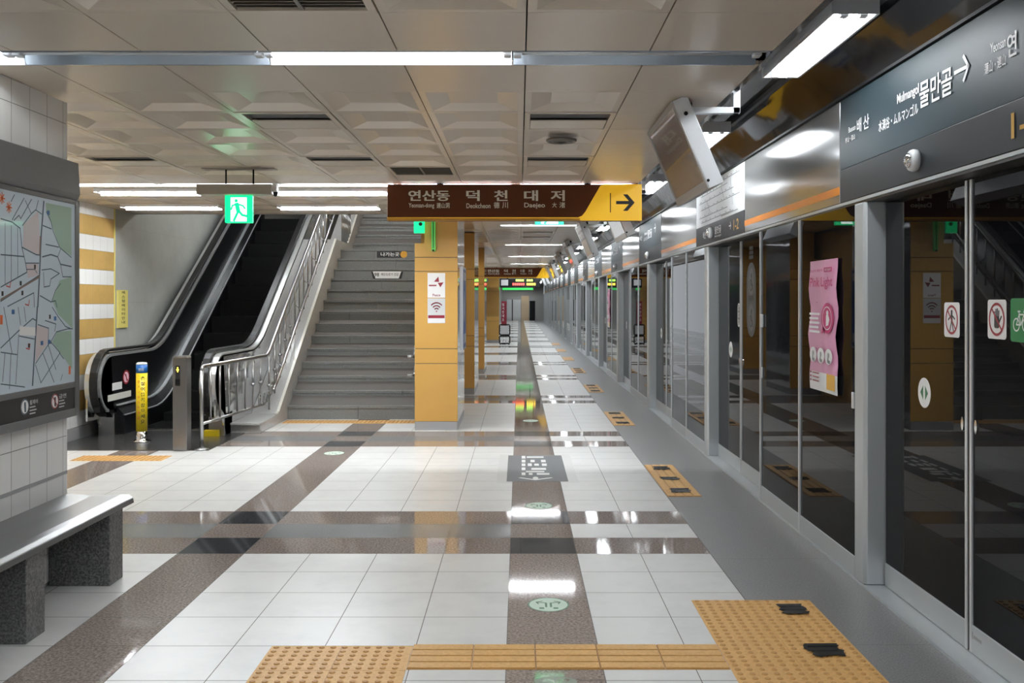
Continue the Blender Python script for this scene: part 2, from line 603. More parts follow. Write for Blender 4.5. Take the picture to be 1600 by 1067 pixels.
# vents
ci = 0
vent_names = ['grey slot air vent above the route map pillar, farthest left', 'x']
vlabels = {}
for (x0, x1, y0, y1, kd) in vents:
    xm, ym = (x0 + x1) / 2, (y0 + y1) / 2
    if kd == 'g':
        lab = 'dark square louvred ceiling grille %s' % ('at the top edge, nearest the camera' if ym < 5 else 'just in front of the brown hanging sign')
    else:
        side = 'over the escalator approach' if xm < -1 else 'over the brown floor strip'
        dep = 'nearest' if ym < 7 else ('second' if ym < 9 else ('third' if ym < 17 else 'fourth'))
        lab = 'beige slotted ceiling air vent %s, %s from the camera' % (side, dep)
        if xm < -2.5:
            lab = 'beige slotted air vent high near the striped left wall'
    t = thing('ceiling_vent', lab, 'vent', (xm, ym, CZ), 'air vents in the ceiling')
    b = MB()
    w = 0.04
    for (a0, a1, c0, c1) in ((x0, x1, y0, y0 + w), (x0, x1, y1 - w, y1), (x0, x0 + w, y0 + w, y1 - w), (x1 - w, x1, y0 + w, y1 - w)):
        b.box(a0 + 0.004, a1 - 0.004, c0 + 0.002, c1 - 0.002, CZ - 0.004, CZ + 0.03)
    b.build('vent_frame', 'ceiling_panel', t)
    b = MB()
    b.box(x0 + 0.01, x1 - 0.01, y0 + 0.01, y1 - 0.01, CZ + 0.09, CZ + 0.1)
    b.build('vent_box', 'vent_dark', t)
    b = MB()
    if kd == 'g':
        n = 14
        for j in range(n):
            yy = y0 + w + (y1 - y0 - 2 * w) * (j + 0.5) / n
            b.prism(Frame((0, 0, 0), (0, 1, 0), (0, 0, 1)), [(yy - 0.012, CZ), (yy + 0.004, CZ + 0.022), (yy + 0.010, CZ + 0.022), (yy - 0.006, CZ)], x0 + w, x1 - w)
        b.box(xm - 0.008, xm + 0.008, y0 + w, y1 - w, CZ - 0.002, CZ + 0.022)
        b.build('louvre', 'vent_vane', t)
    else:
        b.box(x0 + w, x1 - w, y0 + 0.27, y1 - w, CZ - 0.002, CZ + 0.004)
        b.build('flap', 'ceiling_panel', t)
        b = MB()
        b.box(x0 + w, x1 - w, y0 + w, y0 + 0.262, CZ + 0.012, CZ + 0.02)  # dark plate paints the shade inside the slot
        b.build('slot', 'vent_dark', t)
t = thing('round_diffuser', 'round stepped air diffuser in the ceiling left of the tilted screen', 'vent', (0.29, 6.95, CZ))
for (r0, r1, z) in ((0.105, 0.08, 0.0), (0.07, 0.05, -0.004), (0.035, 0.0, -0.006)):
    b = MB()
    b.lathe(0.29, 6.95, [(r0, CZ + 0.001), (r0, CZ - 0.010 + z), ((r0 + r1) / 2, CZ - 0.018 + z), (max(r1, 0.002), CZ - 0.004 + z)], 24)
    b.build('ring', 'vent_vane' if r1 else 'vent_dark', t)

# ------------------------------------------------------------------ ceiling lights
rowlab = {4.48: 'in the nearest ceiling row', 9.52: 'in the row above the brown sign', 14.67: 'in the row just behind the brown sign'}


def trough_light(x0, x1, y0, lit, lab, tubes=1):
    t = thing('ceiling_light', lab, 'light', ((x0 + x1) / 2, y0 + 0.13, CZ), 'recessed fluorescent lights in the ceiling')
    b = MB()
    ya, yb = y0 + 0.004, y0 + 0.256
    # reflector: a shallow channel
    fr = Frame((0, 0, 0), (0, 1, 0), (0, 0, 1))
    pr = [(ya, CZ - 0.004), (ya + 0.012, CZ - 0.004), (ya + 0.05, CZ + 0.075), (yb - 0.05, CZ + 0.075), (yb - 0.012, CZ - 0.004), (yb, CZ - 0.004),
          (yb, CZ + 0.09), (ya, CZ + 0.09)]
    b.prism(fr, pr, x0 + 0.003, x1 - 0.003)
    b.build('reflector', 'lamp_white' if lit else 'trough_unlit_tint', t)
    ym = (ya + yb) / 2
    b = MB()
    b.tube([(x0 + 0.045, ym, CZ + 0.03), (x1 - 0.045, ym, CZ + 0.03)], 0.017, 10)
    b.build('tube', 'tube_lit' if lit else 'tube_dark', t)
    for xe in (x0 + 0.005, x1 - 0.04):
        b = MB()
        b.box(xe, xe + 0.035, ym - 0.03, ym + 0.03, CZ + 0.005, CZ + 0.075)
        b.build('lamp_holder', 'lamp_white', t, bevel=0.004)
    return t


SEG = [1.10, -0.03, -1.154, -2.29, -3.42, -4.55]
names5 = ['at the screen door end', 'over the middle of the platform', 'left of the middle', 'near the map pillar', 'at the left wall']
for r, y0 in enumerate(TROUGH):
    if r < 2:  # unseen rows added as fill light
        for i in (0, 1, 2):
            trough_light(SEG[i + 1], SEG[i], y0, True, 'added unseen fill tube light %s behind the camera, %s' % (('farther', 'just')[r], names5[i]))
    elif r == 2:
        for i in range(5):
            lit = i in (1, 3)
            if i == 4:
                continue
            trough_light(max(SEG[i + 1], -2.50), SEG[i], y0, lit, '%s tube light in the nearest ceiling row, %s' % ('lit' if lit else 'unlit', names5[i]))
    elif r == 3:
        for i in range(5):
            trough_light(SEG[i + 1], SEG[i], y0, True, 'lit tube light in the row above the brown sign, %s' % names5[i])
    else:
        trough_light(-0.27, 0.85, y0, True, 'lit tube light across the far aisle ceiling, %s beyond the near brown sign' % ORD[r - 4])
        b = MB()
        b.box(-1.19, -0.275, y0 + 0.003, y0 + 0.257, CZ, CZ + 0.02)
        b.box(0.855, 1.118, y0 + 0.003, y0 + 0.257, CZ, CZ + 0.02)
        tag(b.build('trim_%d' % (10 + r), 'ceiling_panel'), 'plain beige filler strips beside ceiling light row', 'trim', kind=STRUCT)
for r, y0 in ((1, 4.48), (2, 9.52)):
    b = MB()
    b.box(-4.86, -4.555, y0 + 0.003, y0 + 0.257, CZ, CZ + 0.02)
    tag(b.build('trim_%d' % (6 + r), 'ceiling_panel'), 'plain beige filler strip at the left wall', 'trim', kind=STRUCT)


def surface_light(x0, x1, y, lab):
    t = thing('batten_light', lab, 'light', ((x0 + x1) / 2, y, CZ), 'batten lights near the stairs')
    fr = Frame((0, 0, 0), (0, 1, 0), (0, 0, 1))
    b = MB()
    b.prism(fr, [(y - 0.085, CZ - 0.001), (y - 0.085, CZ - 0.034), (y - 0.080, CZ - 0.034), (y - 0.080, CZ - 0.006), (y + 0.075, CZ - 0.006), (y + 0.075, CZ - 0.058),
                 (y + 0.080, CZ - 0.058), (y + 0.080, CZ - 0.001)], x0, x1)
    b.box(x0 - 0.004, x0, y - 0.085, y + 0.08, CZ - 0.04, CZ - 0.001)
    b.box(x1, x1 + 0.004, y - 0.085, y + 0.08, CZ - 0.04, CZ - 0.001)
    b.build('housing', 'lamp_white', t)
    b = MB()
    b.tube([(x0 + 0.03, y, CZ - 0.022), (x1 - 0.03, y, CZ - 0.022)], 0.012, 10)
    b.build('tube', 'tube_lit', t)
    for xe in (x0 + 0.001, x1 - 0.03):
        b = MB()
        b.box(xe, xe + 0.028, y - 0.016, y + 0.016, CZ - 0.036, CZ - 0.006)
        b.build('lamp_holder', 'lamp_white', t)


surface_light(-4.53, -3.42, 11.65, 'lit tube light above the escalator, left of the green exit sign')
surface_light(-2.75, -1.60, 11.65, 'lit tube light above the foot of the stairs')
surface_light(-4.15, -3.05, 10.02, 'lit tube light at ceiling left of the exit sign housing')
surface_light(-2.40, -1.28, 10.02, 'lit tube light between exit sign housing and brown sign')

# ------------------------------------------------------------------ cove over the screen doors
b = MB()
fy = Frame((0, 0, 0), (0, 0, 1), (1, 0, 0))   # u = z, v = x, w = y
b.prism(fy, [(CZ, 1.12), (CZ, 1.15), (2.80, 1.15), (2.90, 1.62), (2.94, 1.62), (2.94, 1.12)], -9.0, YEND)
tag(b.build('trim_3', 'polished'), 'polished steel ceiling cove above the screen doors', 'trim', kind=STRUCT)
b = MB()
b.prism(fy, [(2.672, 1.812), (2.895, 1.645), (2.91, 1.67), (2.69, 1.84)], -9.0, YEND)
tag(b.build('trim_4', 'black_gloss'), 'glossy black tilted strip above the screen door header', 'trim', kind=STRUCT)
b = MB()
b.prism(fy, [(2.657, 1.812), (2.657, 1.86), (2.678, 1.86), (2.678, 1.812)], -9.0, YEND)
b.prism(fy, [(2.87, 1.625), (2.87, 1.655), (2.90, 1.655), (2.90, 1.625)], -9.0, YEND)
tag(b.build('trim_5', 'black'), 'thin black edge rails of the tilted glossy strip', 'trim', kind=STRUCT)

LY = [1.3, 4.37, 7.44, 10.5, 13.6, 16.7, 19.8, 22.9, 26, 29.1, 32.2, 35.3, 38.4, 41.5, 44.6, 47.7, 50.8, 53.9, 57, 60.1, 63.2, 66.3, 69.4, 72.5]
proto = None
for i, y0 in enumerate(LY):
    lab = 'bright twin tube light above the screen doors, %s' % (
        ['beside the camera', 'nearest, over the dark station sign', 'behind the first tilted screen', 'beyond the brown sign'][i] if i < 4 else '%s along the platform' % (ORD[i] if i < len(ORD) else str(i + 1) + 'th'))
    if proto:
        copy_tree(proto, (1.445, y0, 2.75), lab)
        continue
    t = thing('cove_light', lab, 'light', (1.445, y0, 2.75), 'twin tube lights above the screen doors')
    proto = t
    y1 = y0 + 1.25
    b = MB()
    b.prism(fy, [(2.752, 1.34), (2.752, 1.352), (2.80, 1.372), (2.80, 1.435), (2.775, 1.44), (2.775, 1.45), (2.80, 1.455), (2.80, 1.518), (2.752, 1.538), (2.752, 1.55), (2.83, 1.53), (2.83, 1.36)], y0, y1)
    b.box(1.342, 1.548, y0 - 0.004, y0 + 0.004, 2.752, 2.83)
    b.box(1.342, 1.548, y1 - 0.004, y1 + 0.004, 2.752, 2.83)
    b.build('tray', 'lamp_white', t)
    for xx in (1.403, 1.487):
        b = MB()
        b.tube([(xx, y0 + 0.05, 2.768), (xx, y1 - 0.05, 2.768)], 0.017, 10)
        b.build('tube', 'tube_cove', t)
        b = MB()
        b.box(xx - 0.016, xx + 0.016, y0 + 0.012, y0 + 0.048, 2.745, 2.80)
        b.build('lamp_holder', 'lamp_white', t)
        b = MB()
        b.box(xx - 0.016, xx + 0.016, y1 - 0.048, y1 - 0.012, 2.745, 2.80)
        b.build('lamp_holder', 'lamp_white', t)
    b = MB()
    b.box(1.43, 1.46, y0 + 0.2, y0 + 0.23, 2.82, 2.87)
    b.box(1.43, 1.46, y1 - 0.23, y1 - 0.2, 2.82, 2.87)
    b.build('mounting_clip', 'steel', t)

# ------------------------------------------------------------------ tunnel beyond the glass
b = MB()
b.box(4.6, 4.8, -9.0, YEND, -1.2, 3.6)
b.box(XE + 0.3, 4.8, -9.0, YEND, -1.3, -1.2)
b.box(1.62, 4.8, -9.0, YEND, 3.0, 3.1)
tag(b.build('wall_right', 'tunnel'), 'dark tunnel wall behind the screen doors', 'wall', kind=STRUCT)

# ------------------------------------------------------------------ screen doors
b = MB()
b.box(XE - 0.005, 2.08, -9.0, YEND, -0.03, 0.014)
tag(b.build('door_sill', 'aluminium'), 'grey metal threshold running under all the screen doors', 'threshold', kind=STRUCT)
b = MB()
b.prism(fy, [(2.046, XE + 0.012), (2.075, XE + 0.012), (2.075, 2.2), (2.046, 2.2)], -9.0, YEND)
b.box(XE + 0.002, XE + 0.012, -9.0, YEND, 2.058, 2.074, 1)
tag(b.build('lintel', ['lintel_dark', 'aluminium']), 'grey metal beam under the sign header along the screen doors', 'beam', kind=STRUCT)
ft = F_track(XD)
fx = F_track(XE)


def bay_word(k):
    return 'nearest door pair' if k == 0 else '%s door pair from the camera' % ORD[k]


# post
def make_post():
    t = thing('screen_door_post', '', 'post', (XE, 5.40, 0), 'grey posts between the screen doors')
    b = MB()
    b.prism(F_floor(), [(XE, 5.55), (XE, 5.415), (XE + 0.015, 5.395), (2.02, 5.395), (2.02, 5.55)], 0.014, 2.045)
    b.build('casing', 'aluminium', t, bevel=0.004)
    b = MB()
    b.box(1.955, 1.975, 5.386, 5.395, 0.014, 2.045)
    b.build('seal_strip', 'rubber', t)
    b = MB()
    b.box(XE - 0.001, 2.0, 5.392, 5.55, 0.0, 0.014)
    b.build('foot', 'rubber', t)
    return t


def make_leaf(y0, y1, gap_at):
    t = thing('sliding_door', '', 'door', (XD, y0, 0), 'sliding glass screen door leaves')
    b = MB()
    b.box(XD, XD + 0.012, y0 + 0.004, y1 - 0.004, 0.135, 2.04)
    b.build('glass_pane', 'door_glass', t)
    b = MB()
    b.box(XD - 0.006, XD + 0.03, y0 + 0.004, y1 - 0.004, 0.016, 0.136)
    b.build('bottom_rail', 'aluminium', t, bevel=0.002)
    b = MB()
    ya = y0 + 0.006 if gap_at == 'near' else y1 - 0.028
    b.box(XD - 0.007, XD + 0.03, ya, ya + 0.022, 0.016, 2.04)
    b.build('edge_strip', 'aluminium_light', t)
    b = MB()
    yb = y0 + 0.001 if gap_at == 'near' else y1 - 0.011
    b.box(XD - 0.002, XD + 0.03, yb, yb + 0.010, 0.016, 2.04)
    b.build('edge_seal', 'black', t)
    b = MB()
    yk = y0 + 0.06 if gap_at == 'near' else y1 - 0.06
    b.disc(ft, -yk, 0.985, 0.012, 0.030, 0.0, 0.005)
    b.build('handle', 'chrome', t)
    return t


def make_fixed(y0, y1):
    t = thing('glass_screen', '', 'panel', (XE, y0, 0), 'fixed glass panels between the screen doors')
    b = MB()
    b.box(XE + 0.006, XE + 0.018, y0, y1, 0.125, 2.045)
    b.build('glass_pane', 'door_glass', t)
    b = MB()
    b.box(XE, XE + 0.05, y0, y1, 0.014, 0.125)
    b.build('bottom_rail', 'aluminium', t, bevel=0.002)
    b = MB()
    b.box(XE - 0.004, XE + 0.10, y1 - 0.03, y1 - 0.002, 0.016, 2.045)
    b.build('edge_strip', 'aluminium_light', t)
    return t


post = make_post()
leaf_far = make_leaf(4.385, 5.385, 'near')
leaf_near = make_leaf(3.375, 4.375, 'far')
fix_near = make_fixed(5.552, 6.66)
fix_far = make_fixed(6.664, 7.73)
protos = [(post, 'grey screen door post beside the {0}, far side'), (leaf_far, 'dark glass sliding leaf, farther half of the {0}'),
          (leaf_near, 'dark glass sliding leaf, nearer half of the {0}'), (fix_near, 'fixed dark glass panel beyond the {0}, nearer of two'),
          (fix_far, 'fixed dark glass panel beyond the {0}, farther of two')]
bays = []
for k in range(-1, NB):
    off = k * BAY
    row = []
    for (o, lab) in protos:
        if k == 0:
            o['label'] = lab.format(bay_word(0))
            row.append(o)
            continue
        if k == -1 and o not in (fix_near, fix_far):
            row.append(None)
            continue
        l = lab.format(bay_word(k)) if k >= 0 else 'fixed dark glass panel beside the camera, %s' % ('nearer' if o is fix_near else 'farther')
        c = copy_tree(o, o.location + Vector((0, off, 0)), l)
        WORLD[c] = Vector(c.location)
        row.append(c)
    bays.append(row)
bays0, bays1 = bays[1], bays[2]
for r in bays:
    for o in r:
        if o is not None:
            WORLD[o] = Vector(o.location)


def sticker(parent, name, mats, fn, label=None):
    b = MB()
    fn(b)
    o = b.build(name, mats, parent)
    if label:
        o['label'] = label
    return o


def track_uv(px, py, X):
    d = dx(px, X)
    return -d, zz(py, d)


# stickers of the nearest pair
def st_oval(b, cu=-4.87, cv=1.08):
    b.disc(ft, cu, cv, 0.075, 0.072, 0.0, 0.0012, 0)
    b.prism(ft, [(cu - 0.045, cv), (cu - 0.012, cv + 0.034), (cu - 0.012, cv - 0.034)], 0.0012, 0.0018, 1)
    b.prism(ft, [(cu + 0.045, cv), (cu + 0.012, cv + 0.034), (cu + 0.012, cv - 0.034)], 0.0012, 0.0018, 1)


def st_nolean(b):
    cu, cv = -4.56, 1.435
    b.rrect(ft, cu - 0.08, cu + 0.08, cv - 0.078, cv + 0.078, 0.015, 0.0, 0.0012, 0)
    b.disc(ft, cu, cv + 0.036, 0.009, 0.009, 0.0012, 0.0016, 2)
    b.line(ft, [(cu, cv + 0.026), (cu + 0.002, cv - 0.006)], 0.018, 0.0016, 2)
    b.line(ft, [(cu, cv - 0.004), (cu - 0.018, cv - 0.048)], 0.009, 0.0016, 2)
    b.line(ft, [(cu + 0.002, cv - 0.004), (cu + 0.018, cv - 0.048)], 0.009, 0.0016, 2)
    b.line(ft, [(cu - 0.004, cv + 0.02), (cu - 0.034, cv + 0.0)], 0.008, 0.0016, 2)
    b.line(ft, [(cu + 0.004, cv + 0.02), (cu + 0.032, cv + 0.004)], 0.008, 0.0016, 2)
    b.ring(ft, cu, cv, 0.066, 0.066, 0.011, 0.002, 1)
    b.line(ft, [(cu - 0.042, cv + 0.042), (cu + 0.042, cv - 0.042)], 0.009, 0.002, 1)


def st_nohand(b):
    cu, cv = -4.13, 1.445
    b.rrect(ft, cu - 0.08, cu + 0.08, cv - 0.08, cv + 0.08, 0.015, 0.0, 0.0012, 0)
    b.rrect(ft, cu - 0.022, cu + 0.022, cv - 0.036, cv + 0.012, 0.01, 0.0012, 0.0014, 2)
    for j, (du, hh) in enumerate(((-0.017, 0.030), (-0.006, 0.040), (0.005, 0.042), (0.016, 0.034))):
        b.line(ft, [(cu + du, cv + 0.005), (cu + du * 1.15, cv + hh)], 0.009, 0.0016, 2)
    b.line(ft, [(cu + 0.018, cv - 0.015), (cu + 0.040, cv + 0.012)], 0.009, 0.0016, 2)
    b.ring(ft, cu, cv, 0.068, 0.068, 0.011, 0.002, 1)
    b.line(ft, [(cu - 0.044, cv + 0.044), (cu + 0.044, cv - 0.044)], 0.009, 0.002, 1)


def st_bike(b):
    cu, cv = -3.93, 1.445
    b.rrect(ft, cu - 0.085, cu + 0.085, cv - 0.085, cv + 0.085, 0.015, 0.0, 0.0012, 0)
    for s_ in (-0.036, 0.036):
        b.ring(ft, cu + s_, cv - 0.018, 0.027, 0.027, 0.006, 0.0018, 1)
    for pts in ([(-0.036, -0.018), (-0.014, 0.022), (0.024, 0.022), (0.036, -0.018)], [(-0.014, 0.022), (0.0, -0.018), (0.024, 0.022)],
                [(-0.036, -0.018), (0.0, -0.018)], [(-0.024, 0.034), (-0.006, 0.034)], [(-0.016, 0.034), (-0.014, 0.022)], [(0.022, 0.030), (0.028, 0.042), (0.042, 0.042)]):
        b.line(ft, [(cu + p, cv + q) for p, q in pts], 0.006, 0.0018, 1)


sticker(bays0[1], 'oval_sticker', ['print_white', 'print_green'], st_oval, 'round white sticker with two green arrows')
sticker(bays0[1], 'prohibition_sticker', ['print_white', 'prohibit_red', 'print_black'], st_nolean, 'white no leaning sticker with red ring')
sticker(bays0[2], 'prohibition_sticker', ['print_white', 'prohibit_red', 'print_black'], st_nohand, 'white hands off sticker with red ring')
sticker(bays0[2], 'bicycle_sticker', ['sticker_green', 'print_white'], st_bike, 'green square sticker with white bicycle')
bm = MB()
bm.rect(ft, -4.345, -4.335, 0.078, 0.11, 0.006, 0.0064)
bm.rect(ft, -4.33, -4.255, 0.083, 0.098, 0.006, 0.0064)
bm.build('maker_mark', 'print_grey', bays0[2])


# second pair
def st_oval2(b):
    st_oval(b, -9.32, 1.075)


def st_stadium(b):
    cu = -8.98
    b.rrect(ft, cu - 0.05, cu + 0.05, 1.29, 1.50, 0.049, 0.0, 0.0010, 0)
    b.rrect(ft, cu - 0.036, cu + 0.036, 1.305, 1.485, 0.035, 0.0010, 0.0014, 1)
    for j in range(3):
        b.ring(ft, cu, 1.335 + j * 0.06, 0.022, 0.022, 0.007, 0.0018, 0)


def st_wheel(b):
    cu = -8.50
    b.rrect(ft, cu - 0.17, cu + 0.17, 1.22, 1.84, 0.16, 0.0, 0.0008, 0)
    for cv, kk in ((1.68, 0), (1.38, 1)):
        b.disc(ft, cu, cv, 0.105, 0.115, 0.0008, 0.0012, 1)
        b.disc(ft, cu + 0.01, cv + 0.05, 0.02, 0.022, 0.0012, 0.0016, 2)
        b.line(ft, [(cu + 0.01, cv + 0.03), (cu, cv - 0.02), (cu + 0.045, cv - 0.03), (cu + 0.055, cv - 0.07)], 0.02, 0.0018, 2)
        b.ring(ft, cu - 0.01, cv - 0.03, 0.05, 0.05, 0.012, 0.0018, 2)
    b.text('교통약자', ft, cu - 0.10, cu + 0.10, 1.515, 1.565, 0.0018, 2)
    for q in range(3):
        b.rect(ft, cu - 0.075, cu + 0.075, 1.87 + q * 0.038, 1.90 + q * 0.038, 0.0, 0.0008, 2)


sticker(bays1[1], 'oval_sticker', ['print_white', 'print_green'], st_oval2, 'round white sticker on dark glass')
sticker(bays1[1], 'notice_sticker', ['print_white', 'sticker_film'], st_stadium, 'upright white outlined rounded sticker')
sticker(bays1[2], 'priority_sticker', ['sticker_film', 'sticker_film_light', 'print_black'], st_wheel, 'tall dark rounded sticker with two pale discs')
b = MB()
b.box(XE - 0.012, XE + 0.006, 7.625, 7.69, 1.32, 1.42)
b.build('push_handle', 'aluminium_light', bays0[4], bevel=0.006)
b = MB()
b.box(XE - 0.006, XE + 0.006, 7.65, 7.68, 0.94, 1.02)
b.build('latch', 'aluminium_light', bays0[4], bevel=0.004)
b = MB()
b.box(XE - 0.006, XE + 0.006, 5.56, 5.59, 0.93, 1.02)
b.build('latch', 'aluminium_light', bays0[3], bevel=0.004)
for k in range(2, 7):
    sticker(bays[k + 1][1], 'oval_sticker', ['print_white', 'print_green'], lambda b_, kk=k: st_oval(b_, -(4.87 + BAY * kk), 1.08), 'round white sticker on dark glass')


# ------------------------------------------------------------------ header panels
def header_sign(y0, y1, label, mode):
    t = thing('header_sign', label, 'sign', (XE, (y0 + y1) / 2, 2.075), 'dark station signs on the screen door header')
    b = MB()
    b.box(XE, XE + 0.12, y0 + 0.004, y1 - 0.004, 2.26, 2.655)
    b.build('upper_panel', 'sign_teal' if mode != 'map' else 'route_white', t, bevel=0.003)
    b = MB()
    b.box(XE - 0.001, XE + 0.12, y0 + 0.004, y1 - 0.004, 2.076, 2.26)
    b.build('lower_strip', 'sign_dark', t, bevel=0.003)
    return t


def sensor(y, z, lab):
    t = thing('door_sensor', lab, 'sensor', (XE, y, z), 'round chrome sensors on the header')
    b = MB()
    fr = F_track(XE)
    rows = []
    for (r, w) in ((0.050, 0.0), (0.052, 0.02), (0.046, 0.034), (0.036, 0.036)):
        rows.append([fr(-y + r * math.cos(a * math.pi / 12), z + r * math.sin(a * math.pi / 12), w) for a in range(24)])
    b.grid(rows, closed_u=True, caps=True)
    b.build('housing', 'lamp_white', t)
    b = MB()
    rows = []
    for j in range(5):
        a = j / 4 * math.pi / 2
        r, w = 0.034 * math.cos(a) + 0.001, 0.036 + 0.022 * math.sin(a)
        rows.append([fr(-y + r * math.cos(q * math.pi / 10), z + r * math.sin(q * math.pi / 10), w) for q in range(20)])
    b.grid(rows, closed_u=True, caps=True)
    b.build('lens', 'chrome', t)


def sign_text(t, items, matn):
    for it in items:
        b = MB()
        if it[0] == 'arrow':
            _, u, v, L, H, th = it
            b.line(F_track(XE), [(u, v), (u + L, v)], th, 0.004)
            b.line(F_track(XE), [(u + L - H * 0.45, v + H / 2), (u + L, v), (u + L - H * 0.45, v - H / 2)], th, 0.0042)
            b.build('arrow', matn, t)
        else:
            body, u0, u1, v0, v1 = it
            b.text(body, F_track(XE), u0, u1, v0, v1, 0.004)
            b.build('lettering', matn, t)


def tv(px):
    return -dx(px, XE)


s0 = header_sign(2.96, 5.80, 'dark teal station name sign over the nearest doors, white lettering and arrow', 'sign')
sign_text(s0, [('물만골', tv(1438), tv(1489), 2.395, 2.515), ('arrow', tv(1493), 2.475, 0.13, 0.10, 0.016),
               ('Mulmangol', tv(1403), tv(1437), 2.455, 2.515), ('水満谷・ムルマンゴル', tv(1374), tv(1436), 2.375, 2.432),
               ('배', tv(1340), tv(1347), 2.425, 2.50), ('산', tv(1350), tv(1359), 2.425, 2.50), ('Baesan', tv(1327), tv(1338), 2.45, 2.48),
               ('杯山・盃山', tv(1322), tv(1337), 2.40, 2.43), ('연', tv(1575), tv(1590), 2.425, 2.515), ('Yeonsan', tv(1549), tv(1573), 2.475, 2.515),
               ('산', tv(1602), tv(1622), 2.425, 2.515), ('蓮山・連山', tv(1540), tv(1573), 2.405, 2.45)], 'print_white')
bm = MB()
bm.text('1-', F_track(XE), tv(1582), tv(1606), 2.12, 2.215, 0.005)
bm.build('lettering', 'gold', s0)
sensor(4.68, 2.165, 'round chrome sensor on the nearest dark sign, lower edge')

s1 = header_sign(8.26, 10.5, 'white line map panel with dark lower strip, just behind the tilted screen', 'map')
b = MB()
fr = F_track(XE)
random.seed(5)
vs_ = [2.60, 2.555, 2.49, 2.42, 2.345, 2.295]
for j, v in enumerate(vs_):
    ua, ub = -10.3 + 0.1 * (j % 2), -8.42 - 0.25 * ((j * 2) % 3)
    b.line(fr, [(ua, v), (ub, v)], 0.006, 0.004, j % 2)
    q = ua + 0.05
    while q < ub - 0.1:
        b.rect(fr, q, q + random.uniform(0.03, 0.06), v + 0.010, v + 0.016, 0.0035, 0.004, 0)
        q += random.uniform(0.14, 0.26)
for (a, c) in (((-9.9, 2.49), (-9.7, 2.345)), ((-9.2, 2.555), (-9.05, 2.42)), ((-8.8, 2.60), (-8.7, 2.345))):
    b.line(fr, [a, c], 0.007, 0.0045, 1)
b.rect(fr, -9.2, -8.5, 2.28, 2.292, 0.0035, 0.004, 2)
b.build('route_lines', ['route_line', 'route_line', 'print_grey'], s1)
sign_text(s1, [('배산', -10.1, -9.95, 2.13, 2.20), ('물만골', -9.5, -9.2, 2.14, 2.21), ('Mulmangol', -9.5, -9.2, 2.105, 2.13), ('arrow', -8.85, 2.17, 0.08, 0.06, 0.012)], 'print_white')
bm = MB()
bm.text('1-2', fr, -8.66, -8.46, 2.12, 2.21, 0.005)
bm.build('lettering', 'gold', s1)
sensor(9.65, 2.165, 'round chrome sensor on the dark strip below the line map')
sgn = [(13.1, 15.5), (18.0, 20.2), (22.5, 24.7)]
while sgn[-1][1] < 72:
    sgn.append((sgn[-1][0] + BAY, sgn[-1][0] + BAY + 2.2))
for i, (y0, y1) in enumerate(sgn):
    t = header_sign(y0, y1, 'dark station sign on the header, %s from the camera' % ORD[i + 2], 'sign')
    if i < 4:
        ym = (y0 + y1) / 2
        sign_text(t, [('물만골', -ym - 0.15, -ym + 0.3, 2.40, 2.52), ('arrow', -ym + 0.55, 2.5, 0.14, 0.11, 0.018), ('Mulmangol', -ym - 0.5, -ym - 0.18, 2.46, 2.51),
                      ('배산', -y1 + 0.15, -y1 + 0.4, 2.42, 2.49), ('ムルマンゴル', -ym - 0.62, -ym - 0.18, 2.39, 2.44)], 'print_white')
        sensor(ym + 0.1, 2.165, 'round chrome sensor on the dark header sign, %s from the camera' % ORD[i + 2])


def header_plain(y0, y1, lab):
    t = thing('steel_fascia', lab, 'panel', (XE, (y0 + y1) / 2, 2.075), 'plain steel panels on the screen door header')
    b = MB()
    b.box(XE, XE + 0.12, y0 + 0.004, y1 - 0.004, 2.076, 2.655)
    b.build('face', 'header_steel', t, bevel=0.003)
    b = MB()
    b.rect(F_track(XE), -y1 + 0.004, -y0 - 0.004, 2.125, 2.17, 0.0, 0.002)
    b.build('stripe', 'stripe_orange', t)


header_plain(0.5, 2.955, 'brushed steel header panel with orange stripe, beside the camera')
header_plain(5.805, 8.255, 'brushed steel header panel with orange stripe, nearest, left of the dark sign')
header_plain(10.505, 13.095, 'brushed steel header panel with orange stripe behind the line map panel')
allend = [15.5] + [e for _, e in sgn[1:]]
for i in range(len(sgn) - 1):
    header_plain(sgn[i][1] + 0.005, sgn[i + 1][0] - 0.005, 'plain steel header panel, %s from the camera' % ORD[i + 3])

